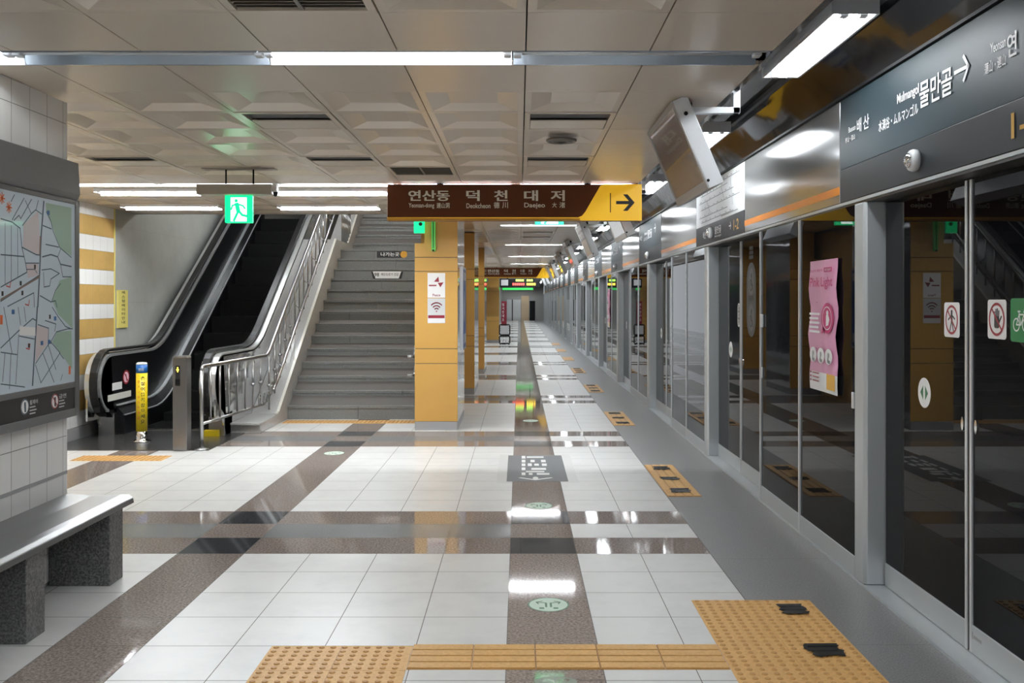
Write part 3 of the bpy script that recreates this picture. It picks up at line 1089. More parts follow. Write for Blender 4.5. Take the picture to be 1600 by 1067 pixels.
# ------------------------------------------------------------------ pink posters
def pink_poster(y0, y1, z0, z1, label, full=True):
    t = thing('poster', label, 'poster', (XE, (y0 + y1) / 2, z0), 'pink posters on the glass')
    fr = F_track(XE + 0.004)
    u0, u1 = -y1, -y0
    H, Wd = z1 - z0, y1 - y0
    b = MB()
    n = 14
    rows = []
    for j in range(n + 1):
        v = z0 + H * j / n
        wv = 0.006 + 0.007 * (1 + math.sin(j * 1.3)) * (0.4 + 0.6 * math.sin(math.pi * j / n))
        du = 0.008 * math.sin(j * 0.9)
        rows.append([fr(u0 + du, v, wv), fr((u0 + u1) / 2, v, wv * 0.5 + 0.004), fr(u1 + du, v, wv + 0.004)])
    rows2 = [[p + Vector((0.0015, 0, 0)) for p in r[::-1]] for r in rows]
    b.grid([r + q for r, q in zip(rows, rows2)], closed_u=True, smooth=True, caps=False)
    for i_, f_ in enumerate(b.f):
        cz = sum(b.v[k_].z for k_ in f_) / 4
        if cz < z0 + H * 0.165:
            b.m[i_] = 1
    b.build('sheet', ['pink', 'paper'], t)
    w = 0.026
    U = lambda a: u0 + Wd * a
    V = lambda a: z0 + H * a
    b = MB()
    b.text('Pink Light', fr, U(0.1), U(0.9), V(0.775), V(0.87), w)
    b.rrect(fr, U(0.60), U(0.88), V(0.905), V(0.94), 0.008, w - 0.002, w - 0.001)
    b.text('임산부 배려석', fr, U(0.12), U(0.56), V(0.91), V(0.932), w)
    b.disc(fr, U(0.72), V(0.56), Wd * 0.21, H * 0.115, w - 0.002, w - 0.0015)
    b.prism(fr, [(U(0.55), V(0.50)), (U(0.52), V(0.44)), (U(0.66), V(0.47))], w - 0.002, w - 0.0015)
    b.build('pink_print', 'magenta', t)
    b = MB()
    b.ring(fr, U(0.72), V(0.56), Wd * 0.16, H * 0.088, 0.006, w)
    b.disc(fr, U(0.73), V(0.60), Wd * 0.035, H * 0.018, w - 0.001, w)
    b.prism(fr, [(U(0.69), V(0.585)), (U(0.76), V(0.585)), (U(0.80), V(0.55)), (U(0.76), V(0.51)), (U(0.68), V(0.50))], w - 0.001, w)
    for j in range(5):
        b.rect(fr, U(0.08), U(0.46 - 0.05 * (j % 2)), V(0.445 + j * 0.034), V(0.462 + j * 0.034), w - 0.001, w)
    for q in (0.22, 0.5, 0.77):
        b.disc(fr, U(q), V(0.275), Wd * 0.125, H * 0.058, w - 0.001, w)
    b.text('초기 임산부', fr, U(0.64), U(0.85), V(0.913), V(0.932), w)
    b.build('white_print', 'paper', t)
    b = MB()
    for q in (0.22, 0.5, 0.77):
        b.disc(fr, U(q), V(0.285), Wd * 0.03, H * 0.02, w, w + 0.0005)
        b.line(fr, [(U(q), V(0.28)), (U(q - 0.02), V(0.24)), (U(q + 0.05), V(0.235))], 0.02, w + 0.0008)
    b.build('dark_print', 'print_grey', t)
    b = MB()
    b.rect(fr, U(0.68), U(0.95), V(0.03), V(0.145), w - 0.006, w - 0.004)
    b.build('orange_print', 'gold', t)
    b = MB()
    for j in range(3):
        b.disc(fr, U(0.1), V(0.075 + j * 0.03), 0.010, 0.008, w - 0.006, w - 0.004)
        b.rect(fr, U(0.17), U(0.4), V(0.070 + j * 0.03), V(0.078 + j * 0.03), w - 0.006, w - 0.004)
    b.build('small_print', 'maroon', t)


pink_poster(dx(1311, XE), dx(1267, XE), 0.975, 1.765, 'tall pink poster taped to the fixed glass panel beside the nearest doors')
pink_poster(20.35, 20.95, 0.98, 1.77, 'small looking pink poster on the glass far down the platform')

# ------------------------------------------------------------------ hanging screens
def make_screen(y0, L, lab):
    t = thing('hanging_screen', lab, 'screen', (0.97, y0, CZ), 'tilted screens hanging above the platform edge')
    fp = Frame((0, 0, 0), (0, 0, 1), (1, 0, 0))
    tx, tz = 0.389, -0.921
    nx, nz = 0.921, 0.389
    q = lambda a, c: (2.60 + tz * a + nz * c, 0.83 + tx * a + nx * c)
    b = MB()
    b.prism(fp, [q(0, 0), q(0.513, 0), q(0.513, 0.085), q(0, 0.085)], y0, y0 + L)
    b.build('casing', 'casing_white', t, bevel=0.004)
    b = MB()
    for (a0, a1, c0, c1) in ((0.0, 0.03, y0, y0 + L), (0.463, 0.513, y0, y0 + L), (0.03, 0.463, y0, y0 + 0.025), (0.03, 0.463, y0 + L - 0.025, y0 + L)):
        b.prism(fp, [q(a0, -0.008), q(a1, -0.008), q(a1, 0.001), q(a0, 0.001)], c0, c1)
    b.build('bezel', 'screen_frame', t, bevel=0.002)
    b = MB()
    b.prism(fp, [q(0.03, -0.003), q(0.463, -0.003), q(0.463, 0.001), q(0.03, 0.001)], y0 + 0.025, y0 + L - 0.025)
    b.build('display', 'screen', t)
    b = MB()
    pz, px_ = q(0.09, 0.04)
    b.disc(F_front(y0), px_, pz, 0.011, 0.011, 0.0, 0.004)
    b.disc(F_front(y0 - 0.0), q(0.47, 0.01)[1], q(0.47, 0.01)[0], 0.008, 0.008, 0.0, 0.004)
    b.build('bolt', 'black', t)
    b = MB()
    b.box(0.93, 1.21, y0 + 0.06, y0 + 0.11, 2.545, 2.58)
    b.box(1.17, 1.21, y0 + 0.06, y0 + 0.11, 2.545, 2.80)
    b.build('bracket_arm', 'casing_white', t, bevel=0.003)
    b = MB()
    b.box(0.93, 0.96, y0 + 0.15, y0 + 0.18, 2.52, CZ + 0.002)
    b.build('hanger_rod', 'black', t)
    return t


scr = make_screen(5.5, 1.05, 'near tilted grey screen hanging above the platform edge, left of the line map')
for i, y0 in enumerate((9.66, 14.0, 18.5, 23.0, 27.5, 32.0, 36.5, 41.0)):
    copy_tree(scr, (0.97, y0, CZ), ['tilted screen partly hidden by the yellow arrow of the brown sign', 'tilted screen hanging below the brown sign in view, third along',
                                    ][i] if i < 2 else 'tilted hanging screen over the platform edge, %s from the camera' % ORD[i + 1])

# ------------------------------------------------------------------ left side: pillar with map, bench
XP = -2.51
b = MB()
b.box(-3.4, XP - 0.004, 0.8, 5.645, 0.0, CZ, 0)
zrows = [0.0]
z = 0.572
zrows = [0.02, 0.172, 0.372, 0.572, 0.773, 0.974, 1.3, 1.6, 1.9, 2.1, 2.30, 2.50, CZ]
yy = [5.645 - 0.045] + [5.645 - 0.045 - 0.19 * j for j in range(1, 26)]
yy = [5.645] + yy
for j in range(len(yy) - 1):
    for q in range(len(zrows) - 1):
        b.face([(XP, yy[j + 1] + 0.0018, zrows[q] + 0.0018), (XP, yy[j] - 0.0018, zrows[q] + 0.0018), (XP, yy[j] - 0.0018, zrows[q + 1] - 0.0018), (XP, yy[j + 1] + 0.0018, zrows[q + 1] - 0.0018)], 1)
b.box(-3.4, XP, 5.645, 5.652, 0.0, CZ, 1)
b.box(XP - 0.002, XP + 0.004, 0.8, 5.648, 0.563, 0.580, 2)
tag(b.build('wall_left_pillar', ['wall_grout', 'wall_tile', 'plinth']), 'white tiled pillar wall behind the map board and bench', 'wall', kind=STRUCT)

XB = -2.455
t = thing('map_board', 'large wall mounted street map board with grey hood and dark notice strip', 'board', (XB, 4.4, 0.9))
b = MB()
fyz = Frame((0, 0, 0), (0, 0, 1), (1, 0, 0))
y0, y1 = 3.1, 5.668
b.prism(fyz, [(2.075, XP), (2.075, XB - 0.004), (2.11, XB + 0.012), (2.285, XB + 0.002), (2.295, XP)], y0, y1)
b.build('hood', 'board_grey', t, bevel=0.004)
b = MB()
b.box(XP, XB, y0, y1, 0.885, 2.075)
b.build('backbox', 'board_grey', t)
b = MB()
ymap = 5.615
b.box(XB, XB + 0.008, ymap, y1, 0.885, 2.075)
b.box(XB, XB + 0.008, y0, ymap, 0.885, 0.93)
b.box(XB, XB + 0.008, y0, ymap, 1.045, 1.075)
b.box(XB, XB + 0.008, y0, ymap, 2.05, 2.075)
b.build('frame', 'board_grey', t, bevel=0.003)
b = MB()
b.box(XB, XB + 0.003, y0, ymap, 1.075, 2.05)
b.build('map_sheet', 'map_paper', t)
fm = F_left(XB + 0.0032)
A = lambda cx, cy: (lambda px, py: ((XB * F / (px - VX)), zz(py, XB * F / (px - VX))))(cx / 5.616, 290 + cy / 5.616)
B = lambda cx, cy: (lambda px, py: ((XB * F / (px - VX)), zz(py, XB * F / (px - VX))))(cx / 5.336, 480 + cy / 5.336)
b = MB()
b.prism(fm, [A(395, 150), A(622, 195), A(622, 620), A(520, 545), A(440, 320), A(400, 230)], 0.0, 0.0003)
b.prism(fm, [A(520, 830), A(622, 800), B(600, 180), B(480, 60), A(450, 1000)], 0.0, 0.0003)
b.prism(fm, [B(590, 195), B(597, 520), B(500, 380), B(430, 290), B(470, 205)], 0.0, 0.0003)
b.build('park_area', 'map_green', t)
b = MB()
b.prism(fm, [A(200, 340), A(330, 225), A(345, 470), A(335, 610), A(195, 535)], 0.0, 0.0003)
b.build('pink_block', 'map_pink', t)
b = MB()
b.prism(fm, [A(220, 690), A(330, 680), A(330, 790), A(240, 810)], 0.0, 0.0003)
b.build('pink_block', 'map_pink', t)
b = MB()
b.prism(fm, [B(300, 150), B(395, 180), B(390, 300), B(290, 460)], 0.0, 0.0003)
b.build('pink_block', 'map_pink', t)
b = MB()
roads = [(A, [(0, 290), (100, 320), (170, 375), (185, 540), (220, 690), (230, 760), (0, 890)], 10), (A, [(185, 540), (310, 605), (345, 610)], 10),
         (A, [(0, 605), (200, 622)], 10), (A, [(38, 330), (38, 870)], 7), (A, [(92, 350), (92, 830)], 7), (A, [(148, 370), (150, 800)], 7),
         (A, [(378, 140), (355, 430), (340, 790)], 22), (A, [(340, 790), (0, 1010)], 18), (A, [(340, 790), (325, 1060)], 22),
         (A, [(120, 80), (90, 140)], 9), (A, [(205, 110), (100, 300)], 9), (A, [(270, 120), (175, 290), (160, 260), (115, 305)], 9), (A, [(330, 130), (310, 210), (270, 245), (190, 350)], 9),
         (A, [(215, 130), (265, 240)], 8), (A, [(310, 215), (360, 250)], 8), (A, [(370, 350), (445, 380)], 10), (A, [(400, 230), (440, 310), (460, 400), (520, 545), (620, 630)], 9),
         (A, [(395, 515), (510, 540)], 10), (A, [(365, 625), (440, 605), (500, 625), (525, 690), (620, 710)], 12), (A, [(525, 560), (500, 625)], 8), (A, [(525, 690), (545, 800), (620, 800)], 9),
         (A, [(220, 680), (335, 680)], 9), (A, [(225, 735), (300, 735), (320, 770)], 8), (A, [(360, 740), (440, 730), (515, 770), (440, 820), (430, 880), (380, 890), (375, 760)], 9),
         (A, [(525, 860), (480, 920), (450, 1010)], 8), (A, [(345, 965), (440, 1020), (480, 1010), (495, 1066)], 10), (A, [(60, 1060), (290, 940), (295, 1066)], 9),
         (B, [(305, 0), (265, 650)], 22), (B, [(0, 340), (145, 200), (265, 95), (295, 110)], 10), (B, [(25, 0), (95, 390)], 9), (B, [(145, 0), (165, 145)], 8), (B, [(195, 0), (210, 120)], 8),
         (B, [(150, 230), (125, 640)], 9), (B, [(0, 375), (135, 395)], 9), (B, [(35, 385), (15, 620)], 9), (B, [(85, 390), (72, 680)], 9), (B, [(0, 640), (200, 665)], 9),
         (B, [(155, 240), (280, 265)], 9), (B, [(310, 145), (400, 175), (395, 290), (420, 300)], 9), (B, [(420, 285), (465, 205), (560, 180), (600, 180)], 9), (B, [(370, 110), (460, 140), (450, 200)], 9),
         (B, [(430, 0), (480, 80), (540, 160), (590, 180)], 9), (B, [(290, 470), (415, 285), (495, 380), (335, 630), (290, 480)], 9), (B, [(350, 380), (445, 625)], 9), (B, [(395, 310), (460, 520)], 9),
         (B, [(490, 380), (525, 430)], 9), (B, [(515, 560), (500, 610)], 8)]
for (fn, pts, wd) in roads:
    b.line(fm, [fn(*p) for p in pts], wd * 0.00062, 0.0006)
b.build('street_lines', 'map_road', t)
b = MB()
b.line(fm, [A(340, 800), A(0, 1000)], 0.010, 0.0008)
b.line(fm, [A(348, 450), A(343, 600)], 0.014, 0.0008)
b.build('rail_line', 'map_rail', t)
for c in (A(72, 190), A(10, 110)):
    b = MB()
    for q in range(8):
        a = q * math.pi / 4
        b.line(fm, [c, (c[0] + 0.026 * math.cos(a), c[1] + 0.026 * math.sin(a))], 0.007, 0.0008)
    b.build('star_print', 'print_orange', t)
for c in (B(5, 100), B(575, 520)):
    b = MB()
    b.rect(fm, c[0] - 0.012, c[0] + 0.012, c[1] - 0.025, c[1] + 0.02, 0.0004, 0.0008)
    b.build('orange_print', 'print_orange', t)
for c in (B(235, 340), A(75, 880), A(240, 1040)):
    b = MB()
    b.line(fm, [(c[0] - 0.03, c[1]), (c[0] + 0.005, c[1] - 0.006), (c[0] + 0.012, c[1] + 0.02)], 0.006, 0.0009)
    b.build('red_print', 'print_red', t)
for c in (A(420, 240), B(105, 40), B(455, 95), B(345, 300), B(405, 290)):
    b = MB()
    b.rect(fm, c[0] - 0.016, c[0] + 0.012, c[1] - 0.01, c[1] + 0.012, 0.0004, 0.0009)
    b.build('blue_print', 'print_blue', t)
for c in (A(175, 855), A(190, 940), A(15, 945), A(300, 710), B(235, 318), B(410, 78)):
    b = MB()
    b.rect(fm, c[0] - 0.009, c[0] + 0.009, c[1] - 0.012, c[1] + 0.01, 0.0004, 0.001)
    b.build('black_print', 'print_black', t)
b = MB()
b.prism(fm, [B(158, 158), B(288, 168), B(288, 238), B(156, 232)], 0.0003, 0.0014)
b.build('white_label', 'paper', t)
b = MB()
b.box(XB + 0.0005, XB + 0.004, y0, ymap - 0.003, 0.93, 1.045)
b.build('notice_strip', 'print_black', t)
fm2 = F_left(XB + 0.0042)
for (px, py) in ((37.5, 635.5), (84.5, 627)):
    d = XB * F / (px - VX)
    z = zz(py, d)
    b = MB()
    b.disc(fm2, d, z, 0.042, 0.040, 0, 0.0005, 0)
    b.ring(fm2, d, z, 0.042, 0.040, 0.007, 0.0008, 2 if px < 60 else 3)
    b.disc(fm2, d, z + 0.015, 0.009, 0.009, 0.0005, 0.001, 2 if px < 60 else 4)
    b.line(fm2, [(d, z + 0.008), (d + 0.003, z - 0.022)], 0.018, 0.001, 2 if px < 60 else 4)
    if px > 60:
        b.line(fm2, [(d - 0.027, z + 0.027), (d + 0.027, z - 0.027)], 0.007, 0.0014, 3)
    b.build('pictogram', ['print_white', 'print_white', 'map_road', 'prohibit_red', 'print_black'], t)
for d, head in ((XB * F / (45 - VX), '휠체어'), (XB * F / (91 - VX), '금연')):
    b = MB()
    b.text(head, fm2, d, d + 0.085, 0.998, 1.022, 0.0006)
    for j in range(3):
        b.rect(fm2, d, d + 0.06 + 0.012 * (j % 2), 0.983 - j * 0.016, 0.989 - j * 0.016, 0, 0.0006)
    b.build('lettering', 'paper_grey', t)

t = thing('bench', 'long steel topped bench on speckled granite blocks under the map board', 'bench', (-2.33, 5.0, 0))
b = MB()
prof = [(-2.505, 0.405), (-2.505, 0.455), (-2.47, 0.452), (-2.36, 0.444), (-2.20, 0.45), (-2.16, 0.446), (-2.138, 0.43), (-2.132, 0.402), (-2.145, 0.402), (-2.15, 0.41)]
b.prism(Frame((0, 0, 0), (1, 0, 0), (0, 0, 1)), prof, -5.64, -2.6)
b.build('seat', 'bench_steel', t, bevel=0.004)
for (ya, yb) in ((5.42, 5.60), (4.50, 4.68), (3.58, 3.76)):
    b = MB()
    b.box(-2.504, -2.18, ya, yb, 0.0, 0.405)
    b.build('leg', 'bench_granite', t, bevel=0.004)
b = MB()
b.box(-2.50, -2.20, 2.7, 5.40, 0.375, 0.405)
b.build('underframe', 'brushed_dark', t)

# ------------------------------------------------------------------ striped wall and stair well walls
XW = -4.85
b = MB()
b.box(-5.0, XW - 0.003, -9.0, 12.18, 0.0, CZ + 0.2, 0)
z = 0.13
bands = []
top = 2.49
zs = []
while top > 0.2:
    zs.append((top - 0.222, top, 2))
    zs.append((top - 0.392, top - 0.222, 1))
    top -= 0.392
zs.append((2.49, 2.66, 1))
for (za, zb, mi) in zs:
    za = max(za, 0.135)
    if zb <= za:
        continue
    wdt = 0.61 if mi == 2 else 0.2
    y = 12.19
    while y > -9.0:
        b.face([(XW, max(y - wdt, -9) + 0.0015, za + 0.0015), (XW, y - 0.0015, za + 0.0015), (XW, y - 0.0015, zb - 0.0015), (XW, max(y - wdt, -9) + 0.0015, zb - 0.0015)], mi)
        y -= wdt
tag(b.build('wall_left', ['wall_grout', 'wall_tile', 'ochre_tile']), 'left wall striped in ochre and white tiles beside the escalator', 'wall', kind=STRUCT)
b = MB()
b.box(XW - 0.01, XW + 0.012, -9.0, 12.18, 0.0, 0.135)
tag(b.build('baseboard_left', 'plinth'), 'grey stone baseboard under the striped wall', 'baseboard', kind=STRUCT)
b = MB()
b.box(-5.1, XW - 0.006, 12.18, 24.0, 0.0, 7.0, 0)
y = 12.2
for (ya, yb) in ((12.215, 13.05), (13.05, 16.2), (16.2, 19.6), (19.6, 23.9)):
    for (za, zb) in ((0.0, 1.50), (1.50, 2.42), (2.42, 3.9), (3.9, 7.0)):
        b.face([(XW, ya + 0.002, za + 0.002), (XW, yb - 0.002, za + 0.002), (XW, yb - 0.002, zb - 0.002), (XW, ya + 0.002, zb - 0.002)], 1)
b.box(XW - 0.004, XW + 0.006, 12.185, 12.212, 0.0, CZ, 2)
tag(b.build('wall_left_stone', ['wall_grout', 'stone_panel', 'wall_sign']), 'pale grey stone wall beside the escalator', 'wall', kind=STRUCT)
b = MB()
b.box(-5.0, -1.05, 24.0, 24.2, 0.0, 7.0)
tag(b.build('wall_back_stairs', 'concrete'), 'dim grey wall at the top of the stairs', 'wall', kind=STRUCT)
b = MB()
b.prism(Frame((0, 0, 0), (0, 1, 0), (0, 0, 1)), [(12.9, 3.25), (14.0, 3.7), (24.2, 7.0), (24.2, 7.2), (12.9, 3.5)], -5.1, -1.15)
tag(b.build('ceiling_stairs', 'concrete'), 'dim sloping ceiling over the stairs and escalator', 'ceiling', kind=STRUCT)
b = MB()
b.box(-1.30, -1.232, 13.5, 24.0, 0.0, 7.0)
tag(b.build('wall_stairs_right', 'ochre_panel'), 'ochre side wall of the stairs behind the yellow pillars', 'wall', kind=STRUCT)

t = thing('batten_light', 'added unseen tube light hung over the stair landing, farther of two', 'light', (-2.6, 17.4, 4.6), 'batten lights near the stairs')  # unseen lamp added to brighten the stair well
b = MB()
b.box(-3.2, -2.0, 17.34, 17.46, 4.32, 4.38)
b.build('housing', 'lamp_white', t)
b = MB()
b.tube([(-3.17, 17.4, 4.29), (-2.03, 17.4, 4.29)], 0.02, 10)
b.build('tube', 'tube_lit', t)
for xx in (-3.1, -2.1):
    b = MB()
    b.tube([(xx, 17.4, 4.37), (xx, 17.4, 4.78)], 0.01, 8)
    b.build('rod', 'steel', t)
b1 = t  # copies of the added lamp brighten the lower stairs and stone wall
copy_tree(b1, Vector((-1.95, 14.9, 3.79)), 'added unseen tube light hung over the lower stairs, just behind the ceiling edge')
copy_tree(b1, Vector((-3.6, 14.9, 3.79)), 'added unseen tube light hung over the escalator, just behind the ceiling edge')

t = thing('wall_sign', 'small pale yellow vertical sign on the grey stone wall', 'sign', (XW, 12.4, 1.4))
b = MB()
b.box(XW, XW + 0.02, 12.26, 12.57, 1.19, 1.65)
b.build('plate', 'wall_sign', t, bevel=0.003)
b = MB()
for j, ch in enumerate('에스컬레이터안내'):
    b.text(ch, F_left(XW + 0.021), 12.37, 12.47, 1.605 - j * 0.052, 1.640 - j * 0.052, 0.0)
b.build('lettering', 'print_black', t)

# ------------------------------------------------------------------ yellow pillars
def pillar(y0, y1, label, first):
    x0, x1 = -1.226, -0.722
    t = thing('yellow_pillar', label, 'pillar', ((x0 + x1) / 2, y0, 0), 'yellow panelled pillars along the platform', 'thing')
    fr = F_front(y0)
    b = MB()
    zt = 2.197
    b.box(x0 + 0.006, x1 - 0.006, y0 + 0.006, y1, 0.09, zt)
    b.box(x0 + 0.115, x1 - 0.006, y0 + 0.006, y1, zt, CZ - 0.002)
    b.build('core', 'seam', t)
    b = MB()
    seams = [0.10, 0.783, 0.956, 1.866, 2.03]
    gp = 0.004
    for za, zb in zip(seams, seams[1:]):
        b.box(x0, x1, y0, y0 + 0.02, za + gp, zb - gp)
    b.prism(fr, [(x0, 2.03 + gp), (x1, 2.03 + gp), (x1, CZ - 0.002), (x0 + 0.112, CZ - 0.002), (x0 + 0.112, zt), (x0, zt)], -0.02, 0.0)
    b.build('front_panel', 'ochre_panel', t, bevel=0.002)
    b = MB()
    b.box(x1 - 0.006, x1, y0 + 0.021, y1 - 0.006, 0.10, CZ - 0.002)
    b.build('side_panel', 'polished', t)
    b = MB()
    b.box(x0 + 0.003, x1 - 0.003, y0 - 0.012, y1, 0.0, 0.10)
    b.build('plinth', 'plinth', t, bevel=0.003)
    return t


pillar(11.96, 13.42, 'nearest yellow pillar with two white notices on its front', True)
pillar(16.5, 18.1, 'second yellow pillar from the camera, right behind the nearest', False)
pillar(21.2, 22.6, 'third yellow pillar from the camera', False)
pillar(36.9, 38.4, 'farthest brightly lit yellow pillar under the second brown sign', False)

fr = F_front(11.96)
sx = lambda px: (px - VX) * 11.95 / F
sz = lambda py: zz(py, 11.95)
t = thing('notice', 'upper white notice on the nearest yellow pillar', 'notice', (sx(682), 11.96, sz(445)), 'paper notices on the nearest pillar')
b = MB()
b.rect(fr, sx(668), sx(695.5), sz(465), sz(426.5), 0.0012, 0.004)
b.build('sheet', 'paper', t)
b = MB()
b.prism(fr, [(sx(678), sz(440)), (sx(685), sz(432)), (sx(686), sz(440.5))], 0.004, 0.0045)
b.prism(fr, [(sx(684), sz(442)), (sx(693), sz(441)), (sx(688), sz(449))], 0.004, 0.0045)
b.rect(fr, sx(670), sx(682), sz(447), sz(445), 0.004, 0.0045)
b.text('Peace', fr, sx(676), sx(688), sz(463), sz(459), 0.0045)
b.build('print', 'maroon', t)
t = thing('notice', 'lower white wifi notice with dark red band on the nearest yellow pillar', 'notice', (sx(682), 11.96, sz(485)), 'paper notices on the nearest pillar')
b = MB()
b.rect(fr, sx(668), sx(695.5), sz(505), sz(466), 0.0012, 0.004)
b.build('sheet', 'paper_grey', t)
b = MB()
cu, cv = sx(682), sz(486)
for r in (0.028, 0.055, 0.085):
    pts = [(cu + r * math.cos(math.radians(a)), cv + r * math.sin(math.radians(a)) * 1.15) for a in range(45, 136, 10)]
    b.line(fr, pts, 0.014, 0.0045)
b.disc(fr, cu, cv - 0.003, 0.008, 0.008, 0.004, 0.0045)
b.rect(fr, sx(669), sx(694.5), sz(497), sz(492.5), 0.004, 0.0048)
b.build('print', 'maroon', t)
b = MB()
b.rect(fr, sx(668.5), sx(695), sz(504.5), sz(497.5), 0.004, 0.0044)
b.build('white_strip', 'paper', t)
t = thing('light_rod', 'slim green lit rod hanging down the front of the nearest yellow pillar', 'lamp', (sx(677), 11.93, 2.3))
b = MB()
b.rrect(F_front(11.935), sx(674.6), sx(680.4), sz(393), sz(335), 0.016, -0.02, 0.02)
b.build('casing', 'rod_green', t)
b = MB()
b.rect(F_front(11.935), sx(676.6), sx(678.2), sz(388), sz(337), 0.02, 0.022)
b.build('groove', 'print_green', t)
b = MB()
b.disc(F_front(11.935), sx(677.4), sz(391.5), 0.013, 0.013, 0.02, 0.028)
b.build('end_cap', 'black', t)
t = thing('blue_poster', 'blue poster on the polished side of the nearest yellow pillar', 'poster', (-0.722, 13.15, 1.0))
b = MB()
b.box(-0.722, -0.70, 12.75, 13.40, 0.9, 1.95)
b.build('frame', 'steel', t)
b = MB()
b.box(-0.70, -0.697, 12.78, 13.37, 0.93, 1.92)
b.build('sheet', 'poster_blue', t)
b = MB()
fl2 = F_left(-0.697)
b.rect(fl2, 12.82, 13.33, 1.78, 1.88, 0, 0.001)
b.disc(fl2, 13.0, 1.45, 0.12, 0.2, 0, 0.001)
b.rect(fl2, 12.82, 13.33, 0.98, 1.10, 0, 0.001)
b.build('print', 'paper_grey', t)

# ------------------------------------------------------------------ stairs
SX0, SX1 = -2.97, -1.302
R_, T_ = 0.17, 0.30
t = thing('staircase', 'grey granite staircase climbing between escalator and yellow pillar', 'stairs', (-2.1, 13.06, 0))
random.seed(11)


def flight(y0, z0, n, name):
    b = MB()
    for k in range(n):
        y, z = y0 + k * T_, z0 + k * R_
        cuts = sorted([SX0 + (SX1 - SX0) * c for c in ((0.33, 0.8) if k % 2 else (0.55,))])
        cuts = [SX0] + [c + random.uniform(-0.12, 0.12) for c in cuts] + [SX1]
        for a, c in zip(cuts, cuts[1:]):
            b.box(a + 0.002, c - 0.002, y, y + T_ + 0.03, z - (0.0 if k == 0 else 0.02), z + R_ - 0.032)
            b.box(a + 0.002, c - 0.002, y - 0.014, y + T_ + 0.03, z + R_ - 0.03, z + R_)
    b.prism(Frame((0, 0, 0), (0, 1, 0), (0, 0, 1)), [(y0 + 0.02, z0), (y0 + 0.02, z0 + R_ - 0.04), (y0 + n * T_, z0 + n * R_ - 0.04), (y0 + n * T_, z0)], SX0, SX1, 1)
    b.build(name, ['stair_granite', 'grout'], t)


flight(13.06, 0.0, 14, 'lower_flight')
b = MB()
b.box(SX0, SX1, 17.24, 18.35, 2.2, 2.38)
b.build('landing', 'stair_granite', t)
flight(18.2, 2.38, 10, 'upper_flight')
fs = Frame((0, 0, 0), (0, 1, 0), (0, 0, 1))
b = MB()
prof = [(11.68, 0.0), (11.68, 0.12), (12.58, 0.13), (16.55, 2.52), (17.7, 2.52), (21.2, 4.55), (21.2, 3.9), (17.9, 2.0), (16.8, 1.9), (13.6, 0.0)]
b.prism(fs, prof, -3.31, SX0 - 0.001)
b.build('curb', 'curb_granite', t, bevel=0.006)
b = MB()
b.ribbon([(12.50, 0.133), (12.60, 0.146), (16.55, 2.523)], SX0 - 0.03, SX0 + 0.004, 0.012)
b.ribbon([(17.7, 2.523), (21.2, 4.553)], SX0 - 0.03, SX0 + 0.004, 0.012)
b.build('edge_strip', 'curb_edge', t)
b = MB()
b.box(-3.30, SX0 + 0.006, 11.62, 12.3, 0.10, 0.125)
b.build('curb_cap', 'curb_granite', t, bevel=0.004)

# signs on the risers
k = 12
yk = 13.06 + k * T_ - 0.016
px2x = lambda px, d: (px - VX) * d / F
t = thing('riser_sign', 'small black plate with ochre disc on an upper stair riser', 'sign', (px2x(612, yk), yk, k * R_))
fr = F_front(yk)
zc = zz(397.5, yk)
b = MB()
b.rect(fr, px2x(589, yk), px2x(631, yk), zc - 0.055, zc + 0.05, -0.001, 0.006)
b.build('plate', 'print_black', t)
b = MB()
b.disc(fr, px2x(631, yk), zc, 0.056, 0.056, 0.0, 0.008)
b.build('disc', 'sign_ochre', t)
b = MB()
b.text('나가는곳', fr, px2x(595, yk), px2x(624, yk), zc - 0.03, zc + 0.035, 0.0075)
b.build('lettering', 'print_white', t)
k = 9
yk = 13.06 + k * T_ - 0.016
k = 10
yk = 13.06 + k * T_ - 0.016
t = thing('riser_sign', 'white tapered plate with dark lettering on a stair riser', 'sign', (px2x(605, yk), yk, k * R_))
fr = F_front(yk)
b = MB()
b.prism(fr, [(px2x(580, yk), zz(424.5, yk)), (px2x(630, yk), zz(424.5, yk)), (px2x(627, yk), zz(435.5, yk)), (px2x(583, yk), zz(435.5, yk))], -0.001, 0.004)
b.build('backing', 'print_black', t)
b = MB()
b.prism(fr, [(px2x(582.5, yk), zz(424, yk)), (px2x(627, yk), zz(424, yk)), (px2x(623, yk), zz(435, yk)), (px2x(587, yk), zz(435, yk))], 0.0, 0.007)
b.build('plate', 'paper', t)
b = MB()
b.text('98', fr, px2x(585, yk), px2x(592.5, yk), zz(432, yk), zz(426, yk), 0.008)
b.text('계단오르기 건강', fr, px2x(595, yk), px2x(623, yk), zz(431, yk), zz(426.5, yk), 0.008)
b.build('lettering', 'print_black', t)

# ------------------------------------------------------------------ stair railing
t = thing('stair_railing', 'steel railing that starts at the floor and climbs the granite curb', 'railing', (-3.2, 10.37, 0))
top = [(-3.235, 10.37, 0.80), (-3.232, 10.385, 0.835), (-3.228, 10.42, 0.85), (-3.10, 12.45, 0.85), (-3.10, 12.6, 0.89), (-3.10, 16.9, 3.50), (-3.10, 17.3, 3.55)]
b = MB()
b.tube(top, 0.021, 10)
b.build('top_rail', 'rail_steel', t)
low = [(-3.02, 12.5, 0.42), (-3.02, 12.7, 0.52), (-3.02, 16.75, 3.0), (-3.0, 17.0, 3.06), (-2.98, 18.0, 3.06), (-2.98, 20.5, 4.5)]
b = MB()
b.tube(low, 0.019, 10)
b.build('hand_rail', 'rail_steel', t)
b = MB()
b.tube([(-3.235, 10.38, 0.265), (-3.10, 12.35, 0.265), (-3.10, 12.7, 0.36), (-3.10, 16.9, 2.90)], 0.016, 8)
